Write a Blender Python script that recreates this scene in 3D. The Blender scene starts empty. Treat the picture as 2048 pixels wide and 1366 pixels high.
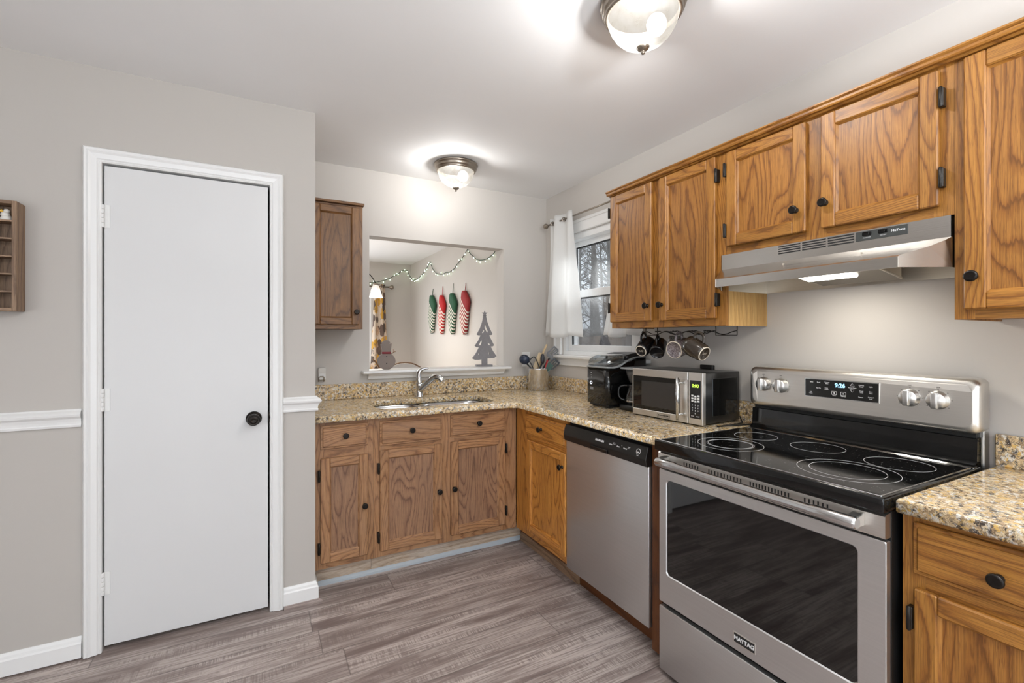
import bpy, bmesh, math, random
from mathutils import Vector, Matrix, Euler, noise as mnoise

random.seed(7)
SC = bpy.context.scene
COL = SC.collection
PI = math.pi

# ------------------------------------------------------------------ camera, world, lights, exposure
CAM_H = 1.315
cam_d = bpy.data.cameras.new('camera')
cam = bpy.data.objects.new('camera', cam_d)
COL.objects.link(cam)
cam.location = (0, 0, CAM_H)
cam.rotation_euler = (PI / 2, 0, -math.radians(28.317))
cam_d.sensor_width = 36.0
cam_d.lens = 934.34 * 36.0 / 2048.0
cam_d.shift_y = -7.8 / 2048.0
cam_d.clip_start = 0.05
SC.camera = cam

world = bpy.data.worlds.new('overcast_sky')
SC.world = world
world.use_nodes = True
bg = world.node_tree.nodes['Background']
bg.inputs[0].default_value = (0.80, 0.90, 1.0, 1)
bg.inputs[1].default_value = 1.9

SC.view_settings.view_transform = 'Standard'
SC.view_settings.look = 'None'
SC.view_settings.gamma = 1.0
SC.view_settings.use_curve_mapping = False
SC.view_settings.exposure = 0.25
SC.cycles.use_denoising = True
SC.cycles.max_bounces = 10
SC.cycles.diffuse_bounces = 5
SC.cycles.glossy_bounces = 4
SC.cycles.transmission_bounces = 6
SC.cycles.transparent_max_bounces = 12
SC.cycles.caustics_reflective = False
SC.cycles.caustics_refractive = False
SC.cycles.sample_clamp_indirect = 4.0


def lamp(name, kind, loc, power, color=(1, 1, 1), rot=(0, 0, 0), size=0.1, size_y=None):
    d = bpy.data.lights.new(name, kind)
    d.energy = power
    d.color = color
    if kind == 'AREA':
        d.size = size
        if size_y:
            d.shape = 'RECTANGLE'
            d.size_y = size_y
    else:
        d.shadow_soft_size = size
    o = bpy.data.objects.new(name, d)
    COL.objects.link(o)
    o.location = loc
    o.rotation_euler = rot
    return o


# fill lamps added without a seen source, and daylight at the two seen windows
lamp('fill_rear', 'AREA', (-0.6, -2.75, 1.15), 13, (0.94, 0.97, 1.0), (PI / 2 + 0.30, 0, 0), 2.9, 2.0)  # added fill from behind the camera, set in an invented opening
lamp('fill_side', 'AREA', (-2.55, -0.9, 1.35), 40, (0.96, 0.98, 1.0), (PI / 2 + 0.15, 0, -PI / 2), 2.2, 1.6)  # added unseen fill towards the stove wall; no window in this side wall
lamp('fill_uplight', 'AREA', (0.7, -1.1, 1.6), 128, (0.90, 0.95, 1.0), (PI, 0, 0), 0.5, 0.5)  # added up-facing fill behind the camera to brighten the ceiling; no fixture
lamp('daylight_kitchen_window', 'AREA', (3.05, 2.60, 2.95), 135, (0.95, 0.98, 1.0), (PI / 2 - 0.90, 0, PI / 2), 1.3, 1.1)
lamp('daylight_dining_window', 'AREA', (0.6, 7.20, 1.48), 24, (0.95, 0.98, 1.0), (PI / 2, 0, PI), 1.5, 0.95)
lamp('fill_dining_uplight', 'AREA', (-0.6, 5.6, 1.1), 13, (1.0, 0.96, 0.90), (PI, 0, 0), 0.5, 0.5)  # added up-facing fill for the dining room ceiling, no lamp stands here
lamp('fill_dining_side', 'AREA', (-2.5, 5.2, 1.3), 36, (1.0, 0.97, 0.93), (PI / 2 + 0.2, 0, -PI / 2), 2.0, 2.0)  # added unseen fill from the dining room side wall, which has no door

# ------------------------------------------------------------------ main planes
XW, YB, YP, ZC = 2.05, 3.215, 2.53, 2.44      # right wall, back wall, door wall, ceiling
XE = 0.243                                     # end of the door wall
YB2 = 3.33                                     # far face of the back wall
YF = 7.1                                       # far wall of the dining room
XL, YR = -2.6, -2.8

# ------------------------------------------------------------------ materials


class NT:
    def __init__(self, name):
        self.m = bpy.data.materials.new(name)
        self.m.use_nodes = True
        self.t = self.m.node_tree
        self.b = self.t.nodes['Principled BSDF']

    def n(self, typ, **kw):
        nd = self.t.nodes.new(typ)
        for k, v in kw.items():
            if k.startswith('i_'):
                nd.inputs[int(k[2:])].default_value = v
            else:
                setattr(nd, k, v)
        return nd

    def l(self, a, b):
        self.t.links.new(a, b)

    def math(self, op, a, b=None, c=None):
        nd = self.t.nodes.new('ShaderNodeMath')
        nd.operation = op
        for i, v in enumerate((a, b, c)):
            if v is None:
                continue
            if isinstance(v, (int, float)):
                nd.inputs[i].default_value = v
            else:
                self.l(v, nd.inputs[i])
        return nd.outputs[0]

    def comb(self, x, y, z=0.0):
        nd = self.t.nodes.new('ShaderNodeCombineXYZ')
        for i, v in enumerate((x, y, z)):
            if isinstance(v, (int, float)):
                nd.inputs[i].default_value = v
            else:
                self.l(v, nd.inputs[i])
        return nd.outputs[0]

    def noise(self, vec, scale, detail=2.0, rough=0.5, dist=0.0):
        nd = self.t.nodes.new('ShaderNodeTexNoise')
        self.l(vec, nd.inputs['Vector'])
        nd.inputs['Scale'].default_value = scale
        nd.inputs['Detail'].default_value = detail
        nd.inputs['Roughness'].default_value = rough
        nd.inputs['Distortion'].default_value = dist
        return nd.outputs[0]

    def ramp(self, fac, stops, interp='LINEAR'):
        nd = self.t.nodes.new('ShaderNodeValToRGB')
        cr = nd.color_ramp
        cr.interpolation = interp
        while len(cr.elements) < len(stops):
            cr.elements.new(0.5)
        for e, (p, c) in zip(cr.elements, stops):
            e.position = p
            if isinstance(c, (int, float)):
                c = (c, c, c)
            e.color = (c[0], c[1], c[2], 1)
        self.l(fac, nd.inputs[0])
        return nd.outputs[0]

    def mix(self, fac, a, b, blend='MIX'):
        nd = self.t.nodes.new('ShaderNodeMix')
        nd.data_type = 'RGBA'
        nd.blend_type = blend
        for sock, v in ((nd.inputs['Factor'], fac), (nd.inputs[6], a), (nd.inputs[7], b)):
            if isinstance(v, (int, float)):
                sock.default_value = v
            elif isinstance(v, tuple):
                sock.default_value = (v[0], v[1], v[2], 1)
            else:
                self.l(v, sock)
        return nd.outputs[2]

    def bump(self, h, strength=0.2, dist=0.002):
        nd = self.t.nodes.new('ShaderNodeBump')
        nd.inputs['Strength'].default_value = strength
        nd.inputs['Distance'].default_value = dist
        self.l(h, nd.inputs['Height'])
        self.l(nd.outputs[0], self.b.inputs['Normal'])

    def uv(self):
        nd = self.t.nodes.new('ShaderNodeUVMap')
        nd.uv_map = 'UVMap'
        s = self.t.nodes.new('ShaderNodeSeparateXYZ')
        self.l(nd.outputs[0], s.inputs[0])
        return nd.outputs[0], s.outputs[0], s.outputs[1]

    def obj(self):
        nd = self.t.nodes.new('ShaderNodeTexCoord')
        s = self.t.nodes.new('ShaderNodeSeparateXYZ')
        self.l(nd.outputs['Object'], s.inputs[0])
        return nd.outputs['Object'], s.outputs[0], s.outputs[1], s.outputs[2]

    def col(self, v):
        if isinstance(v, tuple):
            self.b.inputs['Base Color'].default_value = (v[0], v[1], v[2], 1)
        else:
            self.l(v, self.b.inputs['Base Color'])

    def set(self, **kw):
        names = dict(rough='Roughness', metal='Metallic', trans='Transmission Weight', ior='IOR', alpha='Alpha',
                     spec='Specular IOR Level', coat='Coat Weight', sheen='Sheen Weight', es='Emission Strength')
        for k, v in kw.items():
            if k == 'ec':
                self.b.inputs['Emission Color'].default_value = (v[0], v[1], v[2], 1)
            else:
                self.b.inputs[names[k]].default_value = v
        return self


def s2l(r, g=None, b=None):
    """sRGB 0..255 -> linear"""
    if g is None:
        g = b = r
    f = lambda c: (c / 255 / 12.92) if c / 255 <= 0.04045 else ((c / 255 + 0.055) / 1.055) ** 2.4
    return (f(r), f(g), f(b))


def flat(name, c, rough=0.5, metal=0.0, mottled=0.04, scale=40.0, **kw):
    """plain coloured material with a slight procedural unevenness"""
    t = NT(name)
    co = t.obj()[0]
    nz = t.noise(co, scale, 3)
    t.col(t.mix(nz, tuple(max(0, v * (1 - mottled)) for v in c), tuple(min(1, v * (1 + mottled)) for v in c)))
    t.set(rough=rough, metal=metal, **kw)
    return t.m


def paint(name, c, rough=0.6, bump=0.08):
    t = NT(name)
    co = t.obj()[0]
    nz = t.noise(co, 2.2, 3)
    t.col(t.mix(nz, tuple(v * 0.97 for v in c), tuple(min(1, v * 1.03) for v in c)))
    t.bump(t.noise(co, 220, 3), bump, 0.001)
    t.set(rough=rough)
    return t.m


def wood(name, dark, mid, light, rough=0.38, k=9.0, worn=0.0, worn_c=(0.4, 0.3, 0.25), fade=0.25):
    t = NT(name)
    uvv, u, v = t.uv()
    # isolines of a stretched noise field give flat-sawn cathedrals
    h = t.noise(t.comb(t.math('MULTIPLY', u, 1.5), t.math('MULTIPLY', v, 7.0)), 1.0, 1.0, 0.4, 0.15)
    jag = t.noise(t.comb(t.math('MULTIPLY', u, 22), t.math('MULTIPLY', v, 160)), 1.0, 2.0)
    s = t.math('ADD', t.math('MULTIPLY', h, k * 1.7), t.math('MULTIPLY', v, 24.0))
    s = t.math('ADD', s, t.math('MULTIPLY', jag, 0.42))
    fr = t.math('FRACT', s)
    ring = t.ramp(fr, [(0.0, dark), (0.05, dark), (0.16, mid), (0.42, light), (0.80, light), (0.96, mid), (1.0, dark)])
    fib = t.noise(t.comb(t.math('MULTIPLY', u, 7), t.math('MULTIPLY', v, 420)), 1.0, 3.0, 0.6)
    c = t.mix(fade, ring, mid)
    c = t.mix(t.ramp(fib, [(0.34, 0.75), (0.58, 0.0)]), c, tuple(q * 0.52 for q in mid))
    pores = t.noise(t.comb(t.math('MULTIPLY', u, 28), t.math('MULTIPLY', v, 900)), 1.0, 1.0)
    c = t.mix(t.ramp(pores, [(0.60, 0.0), (0.68, 0.55)]), c, tuple(q * 0.7 for q in dark))
    big = t.noise(t.comb(t.math('MULTIPLY', u, 1.1), t.math('MULTIPLY', v, 3.0)), 1.0, 2.0)
    c = t.mix(0.55, c, t.ramp(big, [(0.3, 0.72), (0.7, 1.12)]), 'MULTIPLY')
    if worn > 0:
        w = t.noise(t.comb(t.math('MULTIPLY', u, 3.0), t.math('MULTIPLY', v, 9.0)), 1.0, 4.0, 0.6)
        c = t.mix(t.ramp(w, [(0.45, 0.0), (0.75, worn)]), c, worn_c)
    t.col(c)
    t.bump(fib, 0.12, 0.0006)
    t.set(rough=rough, spec=0.45)
    return t.m


M = {}
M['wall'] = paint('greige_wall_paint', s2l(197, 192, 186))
M['wall_shaded'] = paint('greige_wall_paint_shaded', s2l(183, 178, 172))  # same greige darkened: shade on the door wall put into its colour
M['ceiling'] = paint('white_ceiling_paint', s2l(239, 239, 239), 0.8, 0.05)
M['white'] = paint('white_gloss_trim_paint', s2l(232, 232, 231), 0.28, 0.02)
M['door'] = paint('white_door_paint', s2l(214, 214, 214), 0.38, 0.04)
M['vinyl_white'] = flat('white_window_vinyl', s2l(232, 233, 233), 0.35)
M['oak'] = wood('golden_oak', s2l(104, 62, 22), s2l(150, 97, 38), s2l(174, 121, 54), 0.42)
M['oak_panel'] = wood('golden_oak_panel', s2l(102, 60, 22), s2l(142, 91, 36), s2l(164, 111, 50), 0.42, 7.0, fade=0.12)
M['oak_worn'] = wood('worn_oak', s2l(100, 66, 42), s2l(152, 108, 72), s2l(178, 134, 94), 0.45, 9.0, 0.5, s2l(160, 126, 100))
M['oak_worn_panel'] = wood('worn_oak_panel', s2l(88, 60, 46), s2l(136, 100, 76), s2l(160, 122, 92), 0.45, 11.0, 0.4, s2l(138, 108, 88))
M['oak_orange'] = wood('orange_oak', s2l(124, 74, 28), s2l(190, 124, 54), s2l(212, 148, 70), 0.36)
M['oak_dark'] = wood('brown_stained_oak', s2l(80, 50, 26), s2l(124, 84, 46), s2l(146, 104, 62), 0.42, 8.0)
M['maple'] = wood('pale_unfinished_side', s2l(190, 146, 86), s2l(208, 164, 100), s2l(220, 178, 114), 0.45, 4.0)
M['kick'] = wood('bare_toe_board', s2l(140, 118, 98), s2l(182, 160, 138), s2l(200, 182, 162), 0.6, 4.0, 0.7, s2l(214, 206, 196))
M['dark_wood'] = wood('dark_filler_wood', s2l(66, 34, 14), s2l(96, 54, 24), s2l(110, 64, 30), 0.45, 4.0)
M['shelf_wood'] = wood('walnut_stained_pine', s2l(100, 76, 58), s2l(138, 110, 86), s2l(156, 128, 102), 0.5, 4.0)
M['grey_wood'] = wood('grey_washed_wood', s2l(96, 92, 92), s2l(116, 112, 113), s2l(126, 123, 124), 0.6, 4.0)
M['spoon_wood'] = wood('beech', s2l(190, 160, 118), s2l(224, 198, 156), s2l(222, 198, 160), 0.5, 4.0)
M['black'] = flat('black_plastic', s2l(22), 0.3)
M['black_gloss'] = flat('gloss_black_enamel', s2l(14), 0.08)
M['black_matt'] = flat('matt_black', s2l(18), 0.7)
M['bronze'] = flat('dark_bronze', s2l(40, 36, 33), 0.28, 0.75)
M['hinge_black'] = flat('black_hinge_metal', s2l(38, 34, 30), 0.35, 0.6)
M['nickel'] = flat('brushed_nickel', s2l(150, 140, 128), 0.3, 0.9)
M['chrome'] = flat('chrome', s2l(205, 205, 205), 0.08, 1.0)
M['white_plastic'] = flat('white_plastic', s2l(228, 228, 226), 0.4)
M['dark_glass'] = flat('dark_oven_glass', s2l(10), 0.03, 0.0, spec=0.75)
M['grey_plastic'] = flat('grey_plastic', s2l(150, 152, 152), 0.3)
M['ink_white'] = flat('white_ink', s2l(225), 0.5)
M['ink_black'] = flat('black_ink', s2l(25), 0.5)
M['grey_strip'] = flat('grey_vinyl_strip', s2l(168, 176, 182), 0.35)


def brushed(name, c, rough=0.3, axis='y', strength=0.1):
    t = NT(name)
    co, x, y, z = t.obj()
    sc = {'x': (3, 300, 300), 'y': (300, 3, 300), 'z': (300, 300, 3)}[axis]
    vec = t.comb(t.math('MULTIPLY', x, sc[0]), t.math('MULTIPLY', y, sc[1]), t.math('MULTIPLY', z, sc[2]))
    nz = t.noise(vec, 1.0, 2.0)
    t.col(t.mix(nz, tuple(v * 0.93 for v in c), tuple(min(1, v * 1.05) for v in c)))
    t.bump(nz, strength, 0.0005)
    t.set(metal=1.0, rough=rough)
    return t.m


M['steel'] = brushed('brushed_stainless', s2l(226, 223, 218), 0.34)
M['steel_hood'] = brushed('brushed_hood_steel', s2l(204, 200, 194), 0.24)
M['steel_door'] = brushed('brushed_stainless_door', s2l(214, 214, 214), 0.4)
M['steel_z'] = brushed('brushed_stainless_vertical', s2l(218, 217, 215), 0.32, 'z')
M['steel_sink'] = brushed('satin_sink_steel', s2l(196, 196, 196), 0.24, 'x', 0.04)
M['galv'] = brushed('bare_metal_inside_hood', s2l(214, 208, 196), 0.42, 'y', 0.05)
M['bar_metal'] = brushed('polished_bar', s2l(204, 204, 204), 0.2, 'y', 0.05)


def granite():
    t = NT('speckled_tan_granite')
    co = t.obj()[0]
    warp = t.n('ShaderNodeVectorMath', operation='ADD')
    nz = t.n('ShaderNodeTexNoise')
    nz.inputs['Scale'].default_value = 60
    nz.inputs['Detail'].default_value = 4
    t.l(co, nz.inputs['Vector'])
    sc = t.n('ShaderNodeVectorMath', operation='SCALE')
    sc.inputs['Scale'].default_value = 0.03
    t.l(nz.outputs['Color'], sc.inputs[0])
    t.l(co, warp.inputs[0])
    t.l(sc.outputs[0], warp.inputs[1])
    vo = t.n('ShaderNodeTexVoronoi')
    vo.inputs['Scale'].default_value = 105
    t.l(warp.outputs[0], vo.inputs['Vector'])
    sep = t.n('ShaderNodeSeparateColor')
    t.l(vo.outputs['Color'], sep.inputs[0])
    base = t.ramp(sep.outputs[0], [(0.0, s2l(184, 158, 124)), (0.2, s2l(224, 198, 156)), (0.4, s2l(236, 218, 182)),
                                   (0.58, s2l(228, 190, 118)), (0.72, s2l(214, 186, 146)), (0.84, s2l(238, 232, 220))], 'CONSTANT')
    fine = t.noise(co, 300, 3)
    base = t.mix(t.ramp(fine, [(0.38, 0.28), (0.5, 0.0)]), base, s2l(130, 108, 84))
    # dark mineral clusters along cell borders
    edge = vo.outputs['Distance']
    n2 = t.noise(co, 55, 4, 0.7)
    dk = t.math('ADD', edge, n2)
    c = t.mix(t.ramp(dk, [(1.04, 0.0), (1.10, 0.92)]), base, s2l(50, 44, 43))
    n3 = t.noise(co, 75, 5, 0.72)
    c = t.mix(t.ramp(n3, [(0.565, 0.0), (0.595, 0.95)]), c, s2l(58, 53, 53))
    n5 = t.noise(co, 9, 3)
    c = t.mix(t.math('MULTIPLY', t.ramp(n3, [(0.525, 0.0), (0.55, 0.8)]), t.ramp(n5, [(0.48, 0.0), (0.6, 1.0)])), c, s2l(72, 66, 64))
    n6 = t.noise(co, 62, 3, 0.6, 1.2)
    ln = t.math('ABSOLUTE', t.math('SUBTRACT', n6, 0.5))
    c = t.mix(t.ramp(ln, [(0.008, 0.75), (0.022, 0.0)]), c, s2l(66, 58, 52))
    n4 = t.noise(co, 150, 2)
    c = t.mix(t.ramp(n4, [(0.64, 0.0), (0.68, 0.8)]), c, s2l(224, 219, 210))
    t.col(c)
    t.set(rough=0.12, spec=0.5)
    return t.m


M['granite'] = granite()


def floor_mat():
    t = NT('grey_brown_vinyl_plank')
    co, x, y, z = t.obj()
    W, L = 0.178, 1.22
    yr = t.math('DIVIDE', t.math('ADD', y, 0.055), W)
    row = t.math('FLOOR', yr)
    wn = t.n('ShaderNodeTexWhiteNoise', noise_dimensions='1D')
    t.l(row, wn.inputs['W'])
    xo = t.math('ADD', t.math('DIVIDE', x, L), t.math('MULTIPLY', wn.outputs['Value'], 7.3))
    colm = t.math('FLOOR', xo)
    wid = t.n('ShaderNodeTexWhiteNoise', noise_dimensions='2D')
    t.l(t.comb(row, colm), wid.inputs['Vector'])
    rnd = wid.outputs['Value']
    off = t.math('MULTIPLY', rnd, 53.0)
    # grain
    ux = t.math('ADD', x, off)
    g1 = t.noise(t.comb(t.math('MULTIPLY', ux, 1.6), t.math('MULTIPLY', y, 16.0), off), 1.0, 4.0, 0.6, 0.6)
    g2 = t.noise(t.comb(t.math('MULTIPLY', ux, 5.0), t.math('MULTIPLY', y, 150.0), off), 1.0, 3.0, 0.6)
    tone = t.ramp(rnd, [(0.0, s2l(160, 147, 141)), (0.35, s2l(172, 159, 152)), (0.7, s2l(188, 175, 168)), (1.0, s2l(164, 150, 144))])
    c = t.mix(t.ramp(g1, [(0.34, 1.0), (0.53, 0.0)]), tone, s2l(112, 97, 92))
    c = t.mix(t.ramp(g1, [(0.52, 0.0), (0.75, 0.55)]), c, s2l(204, 192, 185))
    c = t.mix(t.ramp(g2, [(0.40, 0.75), (0.53, 0.0)]), c, s2l(118, 104, 99))
    # cross saw marks
    saw = t.noise(t.comb(t.math('MULTIPLY', x, 170.0), t.math('MULTIPLY', y, 9.0), off), 1.0, 2.0)
    msk = t.noise(t.comb(t.math('MULTIPLY', ux, 2.0), t.math('MULTIPLY', y, 22.0), off), 1.0, 2.0)
    sm = t.math('MULTIPLY', t.ramp(saw, [(0.46, 0.0), (0.56, 1.0)]), t.ramp(msk, [(0.48, 0.0), (0.62, 0.7)]))
    c = t.mix(sm, c, s2l(116, 102, 97))
    # seams
    fy = t.math('FRACT', yr)
    ey = t.math('MINIMUM', fy, t.math('SUBTRACT', 1.0, fy))
    fx = t.math('FRACT', xo)
    ex = t.math('MINIMUM', fx, t.math('SUBTRACT', 1.0, fx))
    e = t.math('MINIMUM', t.math('MULTIPLY', ey, W), t.math('MULTIPLY', ex, L))
    c = t.mix(t.ramp(e, [(0.0004, 0.6), (0.0013, 0.0)]), c, s2l(52, 44, 42))
    t.col(c)
    t.bump(g2, 0.12, 0.0008)
    t.set(rough=0.42, spec=0.4)
    return t.m


M['floor'] = floor_mat()


def emit(name, c, s):
    t = NT(name)
    t.col(tuple(v * 0.6 for v in c))
    t.set(ec=c, es=s, rough=0.4)
    return t.m


M['lamp_pan'] = flat('dark_lamp_pan', (0.006, 0.0055, 0.005), 0.9, spec=0.1)
M['bulb'] = emit('lit_bulb', (1.0, 0.95, 0.87), 14.0)
M['hood_light'] = emit('hood_lamp_lens', (1.0, 0.95, 0.86), 6.0)
M['led_blue'] = emit('blue_clock_digits', (0.30, 0.68, 1.0), 1.6)
M['led_green'] = emit('green_clock_digits', (0.62, 0.95, 0.1), 0.9)
M['led_white'] = emit('white_button_light', (0.85, 0.9, 1.0), 2.0)
M['fairy'] = emit('fairy_bulb', (0.72, 1.0, 0.66), 7.0)


def bowl_mat(name, tr=0.35, gain=1.0):
    t = NT(name)
    t.t.nodes.remove(t.b)
    out = [n for n in t.t.nodes if n.type == 'OUTPUT_MATERIAL'][0]
    co = t.obj()[0]
    nz = t.noise(co, 30, 4)
    c = t.ramp(nz, [(0.3, (0.05, 0.05, 0.05)), (0.7, (0.08, 0.08, 0.08))])
    b = t.n('ShaderNodeBsdfTransparent')
    g = t.n('ShaderNodeBsdfDiffuse')
    e = t.n('ShaderNodeEmission')
    e.inputs['Strength'].default_value = gain
    t.l(c, g.inputs[0])
    t.l(t.ramp(nz, [(0.3, (0.86, 0.78, 0.66)), (0.7, (0.95, 0.89, 0.80))]), e.inputs[0])
    m1 = t.n('ShaderNodeAddShader')
    t.l(e.outputs[0], m1.inputs[0])
    t.l(g.outputs[0], m1.inputs[1])
    m2 = t.n('ShaderNodeMixShader')
    m2.inputs[0].default_value = tr
    t.l(m1.outputs[0], m2.inputs[1])
    t.l(b.outputs[0], m2.inputs[2])
    gl = t.n('ShaderNodeBsdfGlossy')
    gl.inputs['Roughness'].default_value = 0.15
    m3 = t.n('ShaderNodeMixShader')
    m3.inputs[0].default_value = 0.06
    t.l(m2.outputs[0], m3.inputs[1])
    t.l(gl.outputs[0], m3.inputs[2])
    t.l(m3.outputs[0], out.inputs[0])
    return t.m


M['bowl'] = bowl_mat('frosted_glass_bowl', 0.10, 0.66)


def sheer(name, c, alpha=0.25, trl=0.5):
    t = NT(name)
    t.t.nodes.remove(t.b)
    out = [n for n in t.t.nodes if n.type == 'OUTPUT_MATERIAL'][0]
    co, x, y, z = t.obj()
    weave = t.noise(t.comb(t.math('MULTIPLY', y, 900), t.math('MULTIPLY', z, 900)), 1.0, 1.0)
    cc = t.mix(weave, tuple(v * 0.95 for v in c), c)
    d = t.n('ShaderNodeBsdfDiffuse')
    a = t.n('ShaderNodeBsdfTranslucent')
    tp = t.n('ShaderNodeBsdfTransparent')
    t.l(cc, d.inputs[0])
    t.l(cc, a.inputs[0])
    m1 = t.n('ShaderNodeMixShader')
    m1.inputs[0].default_value = trl
    t.l(d.outputs[0], m1.inputs[1])
    t.l(a.outputs[0], m1.inputs[2])
    m2 = t.n('ShaderNodeMixShader')
    m2.inputs[0].default_value = alpha
    t.l(m1.outputs[0], m2.inputs[1])
    t.l(tp.outputs[0], m2.inputs[2])
    t.l(m2.outputs[0], out.inputs[0])
    return t.m


M['sheer'] = sheer('white_curtain_cloth', (0.90, 0.90, 0.89), 0.06, 0.4)
M['screen'] = sheer('grey_insect_screen', (0.10, 0.10, 0.105), 0.62, 0.3)


def glass_mat(name, tint=(1, 1, 1), refl=0.10):
    t = NT(name)
    t.t.nodes.remove(t.b)
    out = [n for n in t.t.nodes if n.type == 'OUTPUT_MATERIAL'][0]
    tp = t.n('ShaderNodeBsdfTransparent')
    tp.inputs[0].default_value = (tint[0], tint[1], tint[2], 1)
    gl = t.n('ShaderNodeBsdfGlossy')
    gl.inputs['Roughness'].default_value = 0.02
    m = t.n('ShaderNodeMixShader')
    lw = t.n('ShaderNodeLayerWeight')
    lw.inputs[0].default_value = 0.25
    f = t.math('ADD', t.math('MULTIPLY', lw.outputs['Fresnel'], 0.5), refl * 0.3)
    t.l(f, m.inputs[0])
    t.l(tp.outputs[0], m.inputs[1])
    t.l(gl.outputs[0], m.inputs[2])
    t.l(m.outputs[0], out.inputs[0])
    return t.m


M['pane'] = glass_mat('window_pane')
M['clear'] = glass_mat('clear_glass', (0.93, 0.94, 0.94), 0.35)
M['clear_grey'] = glass_mat('clear_grey_lid', (0.74, 0.76, 0.77), 0.5)

# ------------------------------------------------------------------ mesh builder
OFF = {'X': 0, 'Y': 1, 'Z': 2}


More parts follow.
